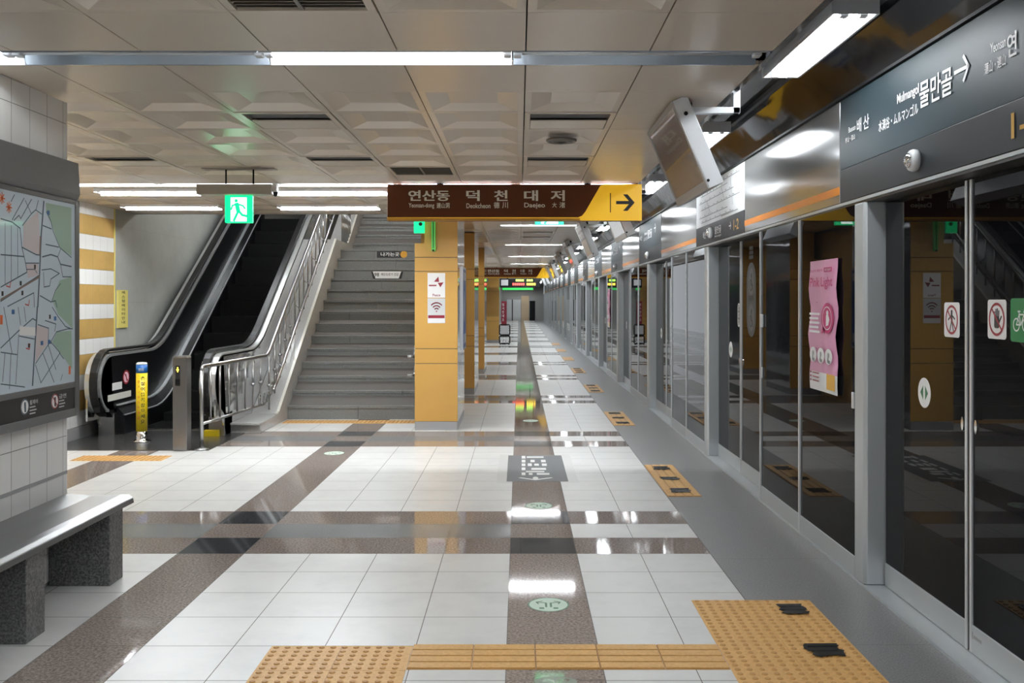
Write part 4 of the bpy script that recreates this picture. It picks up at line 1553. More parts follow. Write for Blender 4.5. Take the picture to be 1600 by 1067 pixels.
b.build('bottom_rail', 'rail_steel', t)
b = MB()
b.tube([(-3.235, 10.37, 0.0), (-3.235, 10.37, 0.81)], 0.021, 12)
b.lathe(-3.235, 10.37, [(0.075, 0.0), (0.075, 0.012), (0.03, 0.022), (0.022, 0.03)], 16)
b.build('post', 'rail_steel', t)
for j in range(7):
    y = 10.62 + j * 0.27
    xx = -3.235 + (y - 10.37) * 0.0665
    b = MB()
    b.tube([(xx, y, 0.265), (xx, y, 0.85)], 0.011, 8)
    if j > 4:
        b.lathe(xx, y, [(0.012, 0.52), (0.026, 0.53), (0.026, 0.545), (0.012, 0.555)], 10)
    b.build('baluster', 'rail_steel', t)
for j in range(15):
    y = 12.62 + j * 0.29
    b = MB()
    zt = 0.90 + (y - 12.6) * 0.607
    zb = 0.16 + (y - 12.6) * 0.605
    b.tube([(-3.10, y, zb), (-3.10, y, zt)], 0.011, 8)
    if j < 5:
        b.lathe(-3.10, y, [(0.012, zb + 0.28), (0.026, zb + 0.29), (0.026, zb + 0.31), (0.012, zb + 0.32)], 10)
    if j % 2 == 1:
        b.tube([(-3.10, y, zb + 0.42), (-3.02, y, zb + 0.35), (-3.02, y, zb + 0.31)], 0.008, 6)
    b.build('baluster', 'rail_steel', t)
for j in range(8):
    y = 17.15 + j * 0.12
    b = MB()
    b.tube([(-2.985, y, 2.52), (-2.985, y, 3.05)], 0.010, 8)
    b.build('baluster', 'rail_steel', t)
for j in range(5):
    y0_ = 12.05 + j * 0.20
    zb = 0.18 if y0_ < 12.5 else 0.18 + (y0_ - 12.5) * 0.6
    b = MB()
    pts = [(-3.07, y0_ + 0.06 * math.cos(a) * (1 - a / 14), zb + 0.16 + 0.09 * math.sin(a) * (1 - a / 14)) for a in [q * 0.5 for q in range(18)]]
    b.tube(pts, 0.008, 6)
    b.build('scroll', 'rail_steel', t)

t = thing('handrail', 'short steel handrail end sticking out of the yellow pillar over the stairs, upper', 'handrail', (-1.3, 13.1, 0.81), 'handrail ends at the pillar')
b = MB()
b.tube([(-1.345, 13.0, 0.81), (-1.345, 13.1, 0.82), (-1.345, 16.9, 3.12), (-1.345, 17.2, 3.16)], 0.02, 10)
b.tube([(-1.345, 13.0, 0.81), (-1.36, 12.98, 0.81), (-1.425, 12.97, 0.81)], 0.02, 10)
b.build('rail', 'steel', t)
for y in (13.65, 15.0, 16.5):
    b = MB()
    b.tube([(-1.345, y, 0.80 + (y - 13.1) * 0.605), (-1.305, y, 0.76 + (y - 13.1) * 0.605)], 0.009, 6)
    b.build('bracket', 'steel', t)
t = thing('handrail', 'short steel handrail end sticking out of the yellow pillar over the stairs, lower', 'handrail', (-1.3, 13.1, 0.58), 'handrail ends at the pillar')
b = MB()
b.tube([(-1.345, 13.0, 0.57), (-1.345, 13.1, 0.58), (-1.345, 16.9, 2.88), (-1.345, 17.2, 2.92)], 0.017, 10)
b.tube([(-1.345, 13.0, 0.57), (-1.36, 12.98, 0.57), (-1.425, 12.97, 0.57)], 0.017, 10)
b.build('rail', 'steel', t)
for y in (13.75, 15.1, 16.6):
    b = MB()
    b.tube([(-1.345, y, 0.565 + (y - 13.1) * 0.605), (-1.305, y, 0.525 + (y - 13.1) * 0.605)], 0.009, 6)
    b.build('bracket', 'steel', t)

# ------------------------------------------------------------------ escalator
t = thing('escalator', 'black escalator with steel trim rising along the grey stone wall', 'escalator', (-4.02, 11.0, 0))
SL = 0.589
YS = 12.9        # where the nosing line leaves the floor


def hz(y):
    if y < 12.6:
        return 0.95
    if y < 13.3:
        return 0.95 + SL * (y - 12.6) ** 2 / 1.4
    return 0.95 + SL * (y - 12.95)


def sz_(y):
    if y < 12.5:
        return 0.0
    if y < 13.3:
        return SL * (y - 12.5) ** 2 / 1.6
    return SL * (y - YS)


def hpath(off, y1=17.9, newel=True):
    """the handrail line moved inwards by off"""
    r = 0.35 - off
    cy, cz = 11.40, 0.60
    pts = []
    if newel:
        for k_ in range(13):
            a = math.radians(255 - 165 * k_ / 12)
            pts.append((cy + r * math.cos(a), cz + r * math.sin(a)))
    y = 11.5
    while y <= y1 + 1e-6:
        s_ = 0 if y < 12.6 else (SL * (y - 12.6) / 0.7 if y < 13.3 else SL)
        n = math.sqrt(1 + s_ * s_)
        pts.append((y + off * s_ / n, hz(y) - off / n))
        y += 0.12 if y < 13.4 else 0.45
    return pts


for side, xc, inn in (('left', -4.62, 1), ('right', -3.42, -1)):
    xi = xc + 0.05 * inn          # inner face
    xo = xc - 0.11 * inn          # outer face
    bal = MB()
    pth = hpath(0.05)
    # black inner panel between rail and skirt trim
    lo = [(p[0], min(p[1] - 0.02, sz_(p[0]) + 0.30)) for p in pth]
    rows = []
    for p in pth:
        zb = max(0.16, sz_(p[0]) + 0.30)
        zb = min(zb, p[1] - 0.01)
        rows.append((p, (p[0], zb)))
    xa, xb = sorted((xc - 0.02 * inn, xi))
    n0 = 6
    poly = []
    bal.grid([[(xa, p[0], p[1]), (xa, q[0], q[1]), (xb, q[0], q[1]), (xb, p[0], p[1])] for p, q in rows[n0:]], closed_u=True, smooth=False, caps=True)
    # rounded newel filling
    nw = [p for p in pth[:13]]
    bal.prism(fs, [(p[0], p[1]) for p in nw] + [(11.5, 0.16)], xa, xb)
    panel = bal.build('balustrade', 'black_panel', t)
    b = MB()
    b.ribbon(hpath(0.0), min(xc - 0.042, xc + 0.042), xc + 0.042, 0.034)
    b.build('handrail', 'rubber', t, bevel=0.008)
    b = MB()
    xa, xb = sorted((xc - 0.04 * inn, xo))
    b.ribbon(hpath(0.035), xa, xb, 0.02)
    xa, xb = sorted((xc + 0.03 * inn, xi + 0.012 * inn))
    b.ribbon(hpath(0.05), xa, xb, 0.03)
    b.build('deck_trim', 'deck_steel', panel)
    # outer cladding
    b = MB()
    xa, xb = sorted((xo, xo + 0.02 * inn))
    ph = hpath(0.055)
    rows = []
    for p in ph[6:]:
        zb = max(0.0 if p[0] > 11.45 else 0.2, sz_(p[0]) - 0.25)
        zb = min(zb, p[1] - 0.005)
        rows.append([(xa, p[0], p[1]), (xa, p[0], zb), (xb, p[0], zb), (xb, p[0], p[1])])
    b.grid(rows, closed_u=True, smooth=False, caps=True)
    b.prism(fs, [(p[0], p[1]) for p in ph[:13]] + [(11.5, 0.2)], xa, xb)
    b.build('outer_cladding', 'polished', panel)
    # skirt trim and skirt
    yy = [11.55 + 0.15 * j for j in range(14)] + [13.8, 15, 16.5, 17.9]
    b = MB()
    xa, xb = sorted((xi, xi + 0.04 * inn))
    b.ribbon([(y, sz_(y) + 0.33) for y in yy], xa, xb, 0.014)
    xa, xb = sorted((xi + 0.07 * inn, xi + 0.10 * inn))
    b.ribbon([(y, sz_(y) + 0.22) for y in yy], xa, xb, 0.012)
    b.build('skirt_trim', 'aluminium_light', panel)
    b = MB()
    xa, xb = sorted((xi, xi + 0.095 * inn))
    rows = [[(xi, y, sz_(y) + 0.33), (xi + 0.095 * inn, y, sz_(y) + 0.22), (xi + 0.095 * inn, y, max(sz_(y) - 0.35, 0.0)), (xi, y, max(sz_(y) - 0.35, 0.0))] for y in yy]
    b.grid(rows, closed_u=True, smooth=False, caps=True)
    b.build('skirt', 'black_panel', panel)
    b = MB()
    xa, xb = sorted((xo, xi + 0.02 * inn))
    b.box(xa, xb, 11.44, 11.75, 0.0, 0.255)
    b.build('newel_base', 'brushed_dark', panel, bevel=0.004)
# decals on the left balustrade
xi = -4.62 + 0.052
fle = F_left(xi)
b = MB()
d = xi * F / (197 - VX)
b.disc(fle, d, zz(589, d), 0.10, 0.082, 0, 0.001, 0)
b.disc(fle, d, zz(589, d), 0.075, 0.062, 0.001, 0.0015, 1)
b.line(fle, [(d - 0.05, zz(589, d) + 0.045), (d + 0.05, zz(589, d) - 0.045)], 0.016, 0.002, 0)
b.line(fle, [(d - 0.01, zz(589, d) + 0.03), (d + 0.02, zz(589, d) - 0.04)], 0.025, 0.0018, 0)
o = b.build('warning_sticker', ['prohibit_red', 'pale_pink'], t)
b = MB()
d = xi * F / (183 - VX)
b.rect(fle, d - 0.14, d + 0.14, zz(603, d) - 0.042, zz(603, d) + 0.042, 0.0, 0.0012)
b.build('label_sticker', 'paper', t)
b = MB()
b.ribbon([(11.30, 0.40), (11.95, 0.40)], xi, xi + 0.012, 0.07)
b.build('kick_strip', 'curb_edge', t)
xsl, xsr = -4.47, -3.57
ws = xsr - xsl
for j in range(15):
    y = 12.0 + j * 0.4
    zt = 0.012 if j == 0 else max(0.012, sz_(y + 0.12))
    zt = max(0.012, SL * (y + 0.28 - YS) + 0.0) if y > 12.5 else 0.012
    b = MB()
    b.box(xsl, xsr, y, y + 0.402, max(zt - 0.3, 0.0), zt)
    for q in range(22):
        xx = xsl + ws * (q + 0.5) / 22
        b.box(xx - 0.009, xx + 0.009, y + 0.005, y + 0.40, zt, zt + 0.008)
    b.build('step', 'step_black', t)
b = MB()
b.box(XW + 0.013, -3.15, 10.32, 11.92, 0.0, 0.006)
b.build('floor_plate', 'plate_steel', t)
b = MB()
b.box(xsl, xsr, 11.92, 12.0, 0.0, 0.016)
b.build('comb', 'plate_steel', t)
b = MB()
b.box(-3.52, -3.36, 11.36, 11.43, 0.0, 0.075)
b.build('foot_guard', 'bollard_yellow', t, bevel=0.004)

# ------------------------------------------------------------------ bollard, sensor post
t = thing('bollard', 'yellow bollard with blue top and chrome foot before the escalator', 'bollard', (-4.06, 10.95, 0.006))
b = MB()
b.lathe(-4.06, 10.95, [(0.095, 0.006), (0.095, 0.016), (0.066, 0.03), (0.06, 0.05), (0.06, 0.12)], 24)
b.build('foot', 'chrome', t)
b = MB()
b.lathe(-4.06, 10.95, [(0.059, 0.12), (0.059, 0.745)], 24)
b.build('shaft', 'bollard_yellow', t)
b = MB()
b.lathe(-4.06, 10.95, [(0.059, 0.745), (0.059, 0.835)], 24)
b.build('blue_band', 'bollard_blue', t)
b = MB()
b.lathe(-4.06, 10.95, [(0.059, 0.835), (0.057, 0.85), (0.045, 0.858), (0.002, 0.862)], 24)
b.build('cap', 'lamp_white', t)
b = MB()


class Wrap:
    def __init__(s, a0):
        s.a0 = a0

    def __call__(s, u, v, w=0):
        a = s.a0 + u / 0.0595
        return Vector((-4.06 + (0.0597 + w) * math.sin(a), 10.95 - (0.0597 + w) * math.cos(a), v))


wr = Wrap(0.35)
for j, ch in enumerate('손잡이를꼭잡으세요'):
    b.text(ch, wr, -0.01, 0.033, 0.67 - j * 0.058, 0.712 - j * 0.058, 0.0005)
b.build('lettering', 'print_black', t)
b = MB()
for j, ch in enumerate('걷거나뛰지마세요'):
    b.text(ch, wr, -0.046, -0.022, 0.64 - j * 0.055, 0.668 - j * 0.055, 0.0005)
b.build('small_lettering', 'print_orange', t)
b = MB()
b.text('안전', wr, -0.035, 0.02, 0.77, 0.80, 0.0005)
b.build('band_lettering', 'paper', t)

t = thing('sensor_post', 'square steel post with small lit arrow at the escalator mouth', 'post', (-3.42, 10.33, 0))
b = MB()
b.box(-3.50, -3.355, 10.28, 10.42, 0.006, 0.945)
b.build('body', 'brushed_dark', t, bevel=0.006)
b = MB()
b.prism(F_front(10.28), [(-3.50, 0.945), (-3.355, 0.945), (-3.365, 0.962), (-3.49, 0.962)], -0.14, 0.0)
b.build('cap', 'steel', t)
b = MB()
b.rect(F_front(10.28), -3.470, -3.425, 0.66, 0.865, 0.0, 0.003)
b.build('panel', 'print_black', t)
b = MB()
b.prism(F_front(10.28), [(-3.462, 0.828), (-3.433, 0.828), (-3.4475, 0.795)], 0.003, 0.005)
b.rect(F_front(10.28), -3.453, -3.442, 0.825, 0.85, 0.003, 0.005)
b.build('arrow_lamp', 'led_yellow', t)
b = MB()
b.rect(F_front(10.28), -3.472, -3.423, 0.67, 0.73, 0.003, 0.006)
b.build('lens', 'black_gloss', t)

# ------------------------------------------------------------------ hanging signs
def brown_sign(Y, label, cat='sign'):
    x0, x1 = px2x(608, 9.6), px2x(1000, 9.6)
    z0, z1 = zz(346.5, 9.6), zz(290.5, 9.6)
    t = thing('direction_sign', label, cat, ((x0 + x1) / 2, Y, CZ), 'brown direction signs hanging across the platform')
    fr = F_front(Y)
    X = lambda px: px2x(px, 9.6)
    Z = lambda py: zz(py, 9.6)
    b = MB()
    b.box(x0, x1, Y + 0.004, Y + 0.12, z0, z1)
    b.build('casing', 'sign_brown', t, bevel=0.004)
    b = MB()
    b.prism(fr, [(X(609), Z(341.5)), (X(902), Z(341.5)), (X(908), Z(339)), (X(913), Z(333)), (X(936), Z(293)), (X(941), Z(290.5)), (x1, Z(290.5)), (x1, z0), (x0, z0), (x0, Z(341.5))], -0.004, 0.0)
    b.build('yellow_field', 'sign_yellow', t)
    b = MB()
    b.prism(fr, [(x0, z0 - 0.001), (X(905), z0 - 0.001), (X(905), Z(343)), (x0, Z(342.2))], 0.0, 0.001)
    b.build('ochre_edge', 'sign_ochre', t)
    w = 0.004
    for (s_, a, c) in (('연산동', 641, 704), ('덕', 730, 750), ('천', 773, 793), ('대', 819, 840), ('저', 860, 881)):
        b = MB()
        for du in (-0.0025, 0.0, 0.0025):
            b.text(s_, fr, X(a) + du, X(c) + du, Z(316.3), Z(299.8), w + du * 0.1)
        b.build('lettering', 'sign_cream', t)
    for (s_, a, c, lo, hi) in (('Yeonsan-dong', 641, 680.5, 328.5, 319.5), ('連山洞', 684, 704, 327.5, 319), ('Deokcheon', 730, 767, 327.5, 320), ('德', 772, 781, 327.5, 318), ('川', 785, 794, 327.5, 318),
                               ('Daejeo', 819, 851, 328.5, 319), ('大', 862, 869, 326.5, 318.5), ('渚', 873, 882, 327, 318)):
        b = MB()
        b.text(s_, fr, X(a), X(c), Z(lo), Z(hi), w)
        b.build('lettering', 'sign_cream', t)
    b = MB()
    b.rect(fr, X(951), X(952.4), Z(334), Z(304), 0.0, 0.001)
    b.prism(fr, [(X(960.5), Z(321.2)), (X(960.5), Z(316.2)), (X(980), Z(316.2)), (X(971), Z(306)), (X(978), Z(306)), (X(989), Z(318.7)), (X(978), Z(331.5)), (X(971), Z(331.5)), (X(980), Z(321.2))], 0.0, 0.001)
    b.build('arrow', 'print_black', t)
    for px in (689, 917):
        b = MB()
        b.tube([(X(px), Y + 0.06, z1), (X(px), Y + 0.06, CZ)], 0.008, 8)
        b.box(X(px) - 0.03, X(px) + 0.03, Y + 0.03, Y + 0.09, CZ - 0.018, CZ - 0.006)
        b.build('hanger', 'black', t)
    return t


s_near = brown_sign(9.6 - 0.14, 'brown hanging direction sign with yellow arrow end, nearer and larger')
copy_tree(s_near, Vector((s_near.location.x, 33.3, CZ)), 'brown hanging direction sign far down the platform, smaller in view')


LAST = []


def kids_of_last():
    return LAST[-1]


def exit_sign(name, lab, x0, x1, z0, z1, Y, housing=None, man=True, rods=True):
    t = thing(name, lab, 'sign', ((x0 + x1) / 2, Y, CZ), 'green emergency exit signs')
    LAST.append(t)
    fr = F_front(Y)
    b = MB()
    b.box(x0, x1, Y + 0.002, Y + 0.05, z0, z1)
    b.build('casing', 'exit_green', t, bevel=0.006)
    w, h = x1 - x0, z1 - z0
    U = lambda a: x0 + w * a
    V = lambda a: z0 + h * a
    if man:
        b = MB()
        b.rect(fr, U(0.22), U(0.80), V(0.05), V(0.92), -0.002, 0.001)
        b.build('doorway', 'exit_white', t)
        b = MB()
        b.disc(fr, U(0.42), V(0.80), w * 0.062, h * 0.062, 0.001, 0.002)
        for pts, th in (([(0.44, 0.68), (0.50, 0.42)], 0.15), ([(0.44, 0.68), (0.28, 0.62), (0.24, 0.48)], 0.06), ([(0.46, 0.68), (0.66, 0.62), (0.74, 0.52)], 0.06),
                        ([(0.50, 0.42), (0.42, 0.26), (0.34, 0.08)], 0.085), ([(0.52, 0.42), (0.64, 0.28), (0.82, 0.24), (0.90, 0.16)], 0.085)):
            b.line(fr, [(U(p), V(q)) for p, q in pts], th * w, 0.0022)
        b.build('running_figure', 'exit_green', t)
    if housing:
        hx0, hx1, hz0, hz1 = housing
        b = MB()
        b.box(hx0, hx1, Y - 0.03, Y + 0.12, hz0, hz1)
        b.build('housing', 'beige_metal', t, bevel=0.005)
        zt = hz1
    else:
        zt = z1
    if rods:
        for a in (0.0, 1.0):
            b = MB()
            b.tube([(U(a), Y + 0.04, zt), (U(a), Y + 0.04, CZ)], 0.007, 8)
            b.build('rod', 'black', t)
        b = MB()
        b.box((x0 + x1) / 2 - 0.3, (x0 + x1) / 2 + 0.3, Y - 0.02, Y + 0.1, CZ - 0.012, CZ - 0.002)
        b.build('ceiling_plate', 'beige_metal', t)
    return t


d = 8.4
exit_sign('exit_sign', 'bright green running figure exit sign under a beige housing before the escalator', px2x(351, d), px2x(394, d), zz(348, d), zz(305, d), d,
          (px2x(308, d), px2x(425, d), zz(304, d), zz(288, d)))
t = thing('dome_camera', 'small white camera knob beside the beige exit sign housing', 'camera', (px2x(430, d), d, zz(296, d)))
b = MB()
b.box(px2x(426, d), px2x(433, d), d - 0.02, d + 0.05, zz(300, d), zz(287, d))
b.build('bracket', 'lamp_white', t, bevel=0.004)
b = MB()
b.lathe(px2x(430, d), d + 0.01, [(0.004, zz(303.5, d) - 0.018), (0.016, zz(303.5, d) - 0.012), (0.02, zz(300, d)), (0.016, zz(300, d) + 0.01)], 12)
b.build('dome', 'black_gloss', t)
d = 10.35
exit_sign('exit_sign', 'green lit exit sign mostly hidden behind the brown sign, only its lower edge shows', px2x(836, d), px2x(881, d), zz(351.5, d), zz(318, d), d)
d = 11.85
exit_sign('exit_sign', 'small green exit sign in the notch of the nearest yellow pillar', px2x(646.5, d), px2x(663, d), zz(364, d), zz(340, d), d, None, False, True)
b = MB()
b.disc(F_front(d), px2x(657, d), zz(350, d), 0.022, 0.022, -0.002, 0.004)
b.build('pictogram', 'print_black', kids_of_last())

# ------------------------------------------------------------------ floor stickers and tactile paving
def tactile_dots(x0, x1, y0, y1, label, tile=0.3, group='yellow tactile paving'):
    o_ = thing('tactile_paving', label, 'paving', ((x0 + x1) / 2, (y0 + y1) / 2, 0), group)
    b = MB()
    nx, ny = max(1, round((x1 - x0) / tile)), max(1, round((y1 - y0) / tile))
    tx, ty = (x1 - x0) / nx, (y1 - y0) / ny
    for i in range(nx):
        for j in range(ny):
            b.box(x0 + i * tx + 0.001, x0 + (i + 1) * tx - 0.001, y0 + j * ty + 0.001, y0 + (j + 1) * ty - 0.001, 0.0, 0.003)
    b.build('slab', 'tactile', o_)
    b = MB()
    st = tile / 6
    nx, ny = int((x1 - x0) / st + 0.01), int((y1 - y0) / st + 0.01)
    for i in range(nx):
        for j in range(ny):
            cx, cy = x0 + (i + 0.5) * st, y0 + (j + 0.5) * st
            rows = [[(cx + r * math.cos(a * math.pi / 4), cy + r * math.sin(a * math.pi / 4), z) for a in range(8)] for r, z in ((0.0135, 0.003), (0.0105, 0.0075))]
            b.grid(rows, closed_u=True, smooth=False)
            b.f.append(tuple(range(len(b.v) - 8, len(b.v))))
            b.m.append(0)
            b.sm.append(False)
    o = b.build('studs', 'tactile_dot', o_)
    o['kind'] = 'stuff'
    return o_


def tactile_bars(x0, x1, y0, y1, label, along='x', nb=4, cuts=5):
    o_ = thing('tactile_paving', label, 'paving', ((x0 + x1) / 2, (y0 + y1) / 2, 0), 'yellow tactile paving')
    b = MB()
    if along == 'x':
        L = (x1 - x0) / cuts
        for i in range(cuts):
            b.box(x0 + i * L + 0.001, x0 + (i + 1) * L - 0.001, y0, y1, 0.0, 0.003)
    else:
        L = (y1 - y0) / cuts
        for i in range(cuts):
            b.box(x0, x1, y0 + i * L + 0.001, y0 + (i + 1) * L - 0.001, 0.0, 0.003)
    b.build('slab', 'tactile_dot', o_)
    b = MB()
    if along == 'x':
        pw = (y1 - y0) / nb
        for i in range(cuts):
            L = (x1 - x0) / cuts
            for j in range(nb):
                b.box(x0 + i * L + 0.003, x0 + (i + 1) * L - 0.003, y0 + (j + 0.08) * pw, y0 + (j + 0.92) * pw, 0.003, 0.0075)
    else:
        pw = (x1 - x0) / nb
        for i in range(cuts):
            L = (y1 - y0) / cuts
            for j in range(nb):
                b.box(x0 + (j + 0.12) * pw, x0 + (j + 0.88) * pw, y0 + i * L + 0.002, y0 + (i + 1) * L - 0.002, 0.003, 0.0075)
    b.build('bars', 'tactile', o_, bevel=0.0015)
    return o_


tactile_dots(0.873, 1.473, 3.66, 5.16, 'large studded yellow tactile pad in front of the nearest doors')
tactile_dots(-1.087, -0.465, 3.876, 4.476, 'square studded yellow tactile pad at the lower edge, left end of the guide strip')
tactile_bars(-0.465, 0.872, 4.195, 4.49, 'ribbed yellow tactile guide strip crossing the brown floor strip', 'x', 4, 5)
for k in range(1, 8):
    y0 = 7.9 + BAY * (k - 1)
    tactile_bars(1.155, 1.42, y0, y0 + 1.5, 'ribbed yellow tactile strip on the grey edge at the %s' % bay_word(k), 'y', 4, 5)
tactile_dots(-4.27, -3.40, 9.66, 9.98, 'studded yellow tactile strip in front of the escalator')
tactile_dots(-2.95, -1.28, 12.62, 12.94, 'studded yellow tactile strip at the foot of the stairs')


def tape_patch(cx, cy, w, h, seed, lab):
    random.seed(seed)
    z = 0.0078
    n = 18
    pts = []
    for i in range(n):
        a = 2 * math.pi * i / n
        c, s_ = math.cos(a), math.sin(a)
        m = 1 / max(abs(c), abs(s_))
        jr = random.uniform(0.62, 1.0)
        pts.append((cx + c * m * w / 2 * jr, cy + s_ * m * h / 2 * random.uniform(0.6, 1.0)))
    b = MB()
    b.prism(F_floor(), pts, z, z + 0.003)
    for q in range(3):
        yq = cy - h / 2 + h * (q + 0.5) / 3 + random.uniform(-0.01, 0.01)
        b.prism(F_floor(), [(cx - w / 2 + random.uniform(0, 0.03), yq - h * 0.10), (cx + w / 2 - random.uniform(0, 0.03), yq - h * 0.08), (cx + w / 2 - random.uniform(0, 0.02), yq + h * 0.11), (cx - w / 2 + random.uniform(0, 0.03), yq + h * 0.09)], z + 0.002, z + 0.0045 + 0.0006 * q)
    o = b.build('tape_patch', 'tape', None, (cx, cy, z))
    tag(o, lab, 'tape', 'black tape patches on the tactile paving')


tape_patch(px2x(1240, 4.98), 4.98, 0.15, 0.17, 1, 'torn black tape patch on the large tactile pad, farther one')
tape_patch(px2x(1289, 4.40), 4.40, 0.17, 0.17, 2, 'torn black tape patch on the large tactile pad, nearer one')
for k in range(1, 5):
    y0 = 7.9 + BAY * (k - 1)
    for j, f_ in enumerate((0.14, 0.5, 0.86)):
        tape_patch(1.285, y0 + 1.5 * f_, 0.17, 0.19 if j != 1 else 0.14, 10 * k + j, 'black tape patch, %s on the ribbed strip at the %s' % (('nearest', 'middle', 'farthest')[j], bay_word(k)))


def mint_sticker(cx, cy, rx, ry, lab, m1='sticker_mint', m2='sticker_line'):
    t = thing('floor_sticker', lab, 'sticker', (cx, cy, 0), 'round mint stickers on the floor')
    fr = F_floor()
    b = MB()
    b.disc(fr, cx, cy, rx, ry, 0.0002, 0.0012)
    b.build('disc', m1, t)
    b = MB()
    w = 0.0015
    b.ring(fr, cx, cy, rx * 1.03, ry * 1.03, 0.007, w)
    for s_ in (-1, 1):
        b.line(fr, [(cx + s_ * 0.012, cy - ry * 0.35), (cx + s_ * 0.012, cy + ry * 0.22), (cx + s_ * rx * 0.55, cy + ry * 0.34)], 0.010, w)
        b.line(fr, [(cx + s_ * rx * 0.50, cy + ry * 0.1), (cx + s_ * rx * 0.6, cy + ry * 0.36), (cx + s_ * rx * 0.3, cy + ry * 0.5)], 0.008, w)
        b.rect(fr, cx + s_ * 0.035 - 0.012, cx + s_ * 0.035 + 0.012, cy - ry * 0.62, cy - ry * 0.42, 0.0012, w)
    b.build('print', m2, t)


mint_sticker(0.147, 5.09, 0.10, 0.115, 'round mint floor sticker on the brown strip, nearest')
mint_sticker(0.147, 7.55, 0.10, 0.12, 'round mint floor sticker on the brown strip before the grey mat')
mint_sticker(-1.845, 10.15, 0.10, 0.12, 'round mint floor sticker on the left brown strip')
mint_sticker(0.147, 4.06, 0.09, 0.06, 'faint mint floor sticker at the bottom edge below the guide strip', 'sticker_faint', 'brown_granite')
mint_sticker(0.147, 12.9, 0.10, 0.12, 'round pale disc painting a white reflection on the brown strip beyond the grey mat')  # pale disc paints a white reflection on the polished strip

t = thing('floor_mat', 'dark grey floor decal with white sideways lettering on the brown strip', 'decal', (0.155, 9.28, 0))
fr = F_floor()
b = MB()
b.rect(fr, -0.19, -0.056, 8.50, 10.06, 0.0002, 0.0006)
b.rect(fr, 0.349, 0.50, 8.50, 10.06, 0.0002, 0.0006)
b.build('film', 'mat_film', t)
b = MB()
b.rect(fr, -0.105, 0.415, 8.56, 10.0, 0.0008, 0.0016)
b.build('sheet', 'mat_grey', t)
b = MB()
MX = lambda cx, cy: (lambda px, py: px2x(px, 2417 / (py - 470)))(760 + cx / 7.62, 690 + cy / 7.62)
MY = lambda cy: F * EYE / (690 + cy / 7.62 - 470)
for cy in (186, 232, 276, 324, 384):
    b.rect(fr, MX(420, cy), MX(464, cy), MY(cy + 17), MY(cy - 15), 0.0016, 0.002)
for (a, c, cy, h) in ((480, 680, 186, 9), (525, 575, 232, 14), (650, 705, 232, 14), (492, 540, 276, 16), (570, 625, 276, 12), (660, 718, 276, 14), (535, 710, 326, 12), (470, 690, 358, 8), (505, 550, 386, 12), (600, 750, 386, 11)):
    b.rect(fr, MX(a, cy), MX(c, cy), MY(cy + h), MY(cy - h), 0.0016, 0.002)
b.build('lettering', 'paper', t)
b = MB()
b.line(fr, [(MX(405, 435), MY(432)), (MX(580, 450), MY(456)), (MX(770, 435), MY(432))], 0.035, 0.0019)
b.disc(fr, MX(585, 435), MY(436), 0.024, 0.07, 0.0016, 0.002)
b.build('arrow_mark', 'paper', t)

# ------------------------------------------------------------------ far end of the platform
t = thing('departure_board', 'black departure board with green, red and yellow lettering hanging far away', 'board', (0.0, 36, CZ))
d = 36.0
b = MB()
b.box(px2x(781, d), px2x(844, d), d, d + 0.2, zz(449.5, d), zz(435.5, d))
b.build('casing', 'black', t)
for (m_, segs, ya, yb) in (('led_green', ((806, 819), (823, 833)), 439.5, 436.5), ('led_red', ((801, 820),), 445.8, 442.2), ('led_yellow', ((823, 837.5),), 445.8, 442.2)):
    b = MB()
    for (a, c) in segs:
        n = max(2, int((c - a) / 3))
        for j in range(n):
            ua, ub = a + (c - a) * j / n, a + (c - a) * (j + 0.8) / n
            b.rect(F_front(d), px2x(ua, d), px2x(ub, d), zz(ya, d), zz(yb, d), 0, 0.004)
    b.build('lettering', m_, t)
b = MB()
b.rect(F_front(d), px2x(783, d), px2x(794, d), zz(446, d), zz(437, d), 0, 0.004)
b.build('clock_field', 'paper_grey', t)
for xx in (-0.4, 0.5):
    b = MB()
    b.tube([(xx, d + 0.1, zz(435.5, d)), (xx, d + 0.1, CZ)], 0.02, 8)
    b.build('hanger', 'black', t)
d = 42.0
t = thing('green_light_sign', 'long green lit sign hanging below the far departure board', 'sign', (0.0, d, 2.0))
b = MB()
b.box(px2x(785, d), px2x(833, d), d, d + 0.08, zz(453, d), zz(448.5, d))
b.build('panel', 'lit_green', t)
for xx in (-0.5, 0.45):
    b = MB()
    b.tube([(xx, d + 0.04, zz(448.5, d)), (xx, d + 0.04, CZ)], 0.015, 8)
    b.build('hanger', 'black', t)

d = 35.3
t = thing('banner_stand', 'tall narrow dark red banner standing beside the farthest yellow pillar', 'banner', (px2x(787, d), d + 0.2, 0))
b = MB()
b.box(px2x(783, d), px2x(791.5, d), d + 0.2, d + 0.22, 0.62, zz(470.5, d))
b.build('cloth', 'maroon', t)
b = MB()
for j, ch in enumerate('임시안내소'):
    b.text(ch, F_front(d + 0.2), px2x(784.5, d), px2x(787.5, d), 1.34 - j * 0.13, 1.44 - j * 0.13, 0.003)
b.build('lettering', 'paper', t)
b = MB()
b.tube([(px2x(787, d), d + 0.24, 0), (px2x(787, d), d + 0.24, 1.5)], 0.012, 8)
b.box(px2x(784, d), px2x(790, d), d + 0.12, d + 0.36, 0.0, 0.02)
b.build('stand', 'black', t)
t = thing('leaflet_cart', 'black framed leaflet rack standing in front of the red banner', 'rack', (px2x(788.5, d), d, 0))
xa, xb = px2x(780.5, d), px2x(796.5, d)
b = MB()
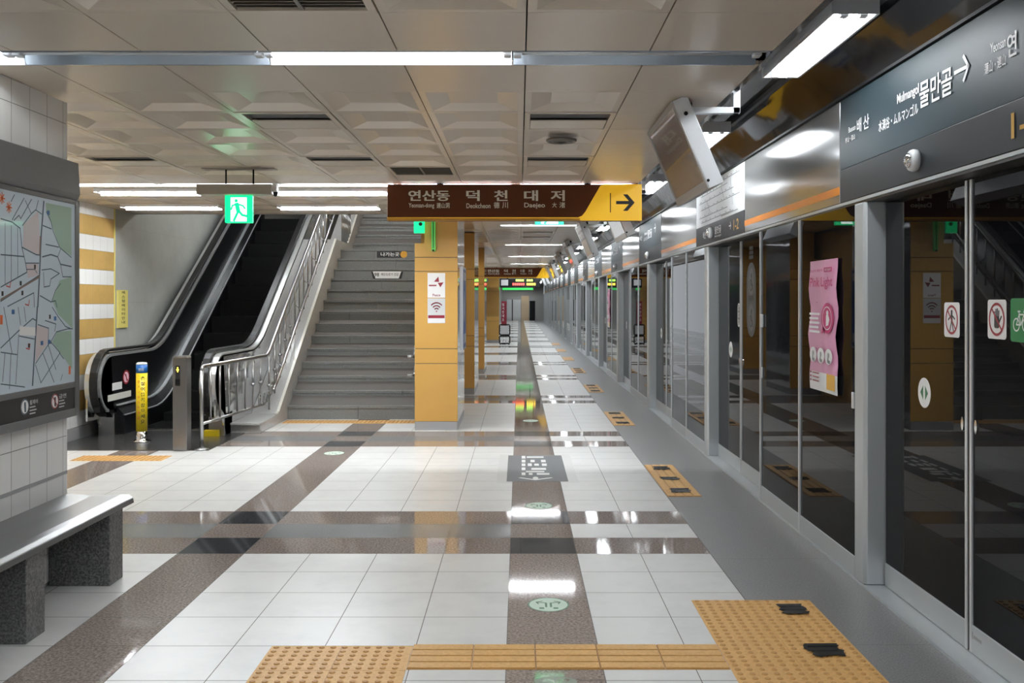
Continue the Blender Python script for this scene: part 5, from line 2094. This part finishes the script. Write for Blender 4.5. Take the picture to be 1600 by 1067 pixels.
for zf0, zf1 in ((0.04, 0.30), (0.34, 0.69)):
    b.tube([(xa + 0.02, d, zf0), (xb - 0.02, d, zf0), (xb, d, zf0 + 0.03), (xb, d, zf1 - 0.03), (xb - 0.02, d, zf1), (xa + 0.02, d, zf1), (xa, d, zf1 - 0.03), (xa, d, zf0 + 0.03), (xa + 0.02, d, zf0)], 0.022, 8)
for xx in (xa + 0.03, xb - 0.03):
    b.tube([(xx, d, 0.04), (xx, d - 0.12, 0.012)], 0.02, 8)
    b.tube([(xx, d, 0.04), (xx, d + 0.06, 0.012)], 0.02, 8)
b.build('frame', 'black', t)
b = MB()
b.box(xa + 0.04, xb - 0.05, d + 0.01, d + 0.03, 0.36, 0.66)
b.build('leaflet_panel', 'paper_grey', t)
b = MB()
for j in range(3):
    for q in range(2):
        b.box(xa + 0.04 + j * 0.095, xa + 0.11 + j * 0.095, d - 0.005, d + 0.02, 0.07 + q * 0.11, 0.15 + q * 0.11)
b.build('leaflets', 'paper', t)

b = MB()
b.box(-5.0, 1.9, YEND, YEND + 0.2, -0.2, 3.0)
tag(b.build('wall_back', 'concrete'), 'end wall at the far end of the platform', 'wall', kind=STRUCT)
d = YEND
b = MB()
b.box(-1.45, -1.3, 36.0, YEND, 0.0, CZ)
tag(b.build('wall_left_far', 'stone_panel'), 'pale wall behind the farthest pillar', 'wall', kind=STRUCT)
for nm, lab, a, c, top, m_ in (('door_1', 'narrow grey door panel at the far end, leftmost', 792, 799.5, 468, 'far_grey'), ('door_2', 'wide grey door panel at the far end of the platform', 801.5, 813.5, 468, 'far_grey'),
                               ('door_3', 'beige door panel at the far end of the platform', 814.5, 826.5, 462, 'far_beige'), ('door_4', 'black slab painting a dark opening at the far end beside the screen doors', 827.5, 836, 470, 'black')):  # the last one is a solid slab with the opening's darkness as its colour
    b = MB()
    b.box(px2x(a, d), px2x(c, d), d - 0.05, d, 0.0, zz(top, d))
    tag(b.build(nm, m_), lab, 'door', kind=STRUCT)
b = MB()
b.box(px2x(799.8, d), px2x(801.2, d), d - 0.08, d, 0.0, zz(468, d))
tag(b.build('trim_30', 'dark_stone'), 'dark post between the far grey doors', 'trim', kind=STRUCT)
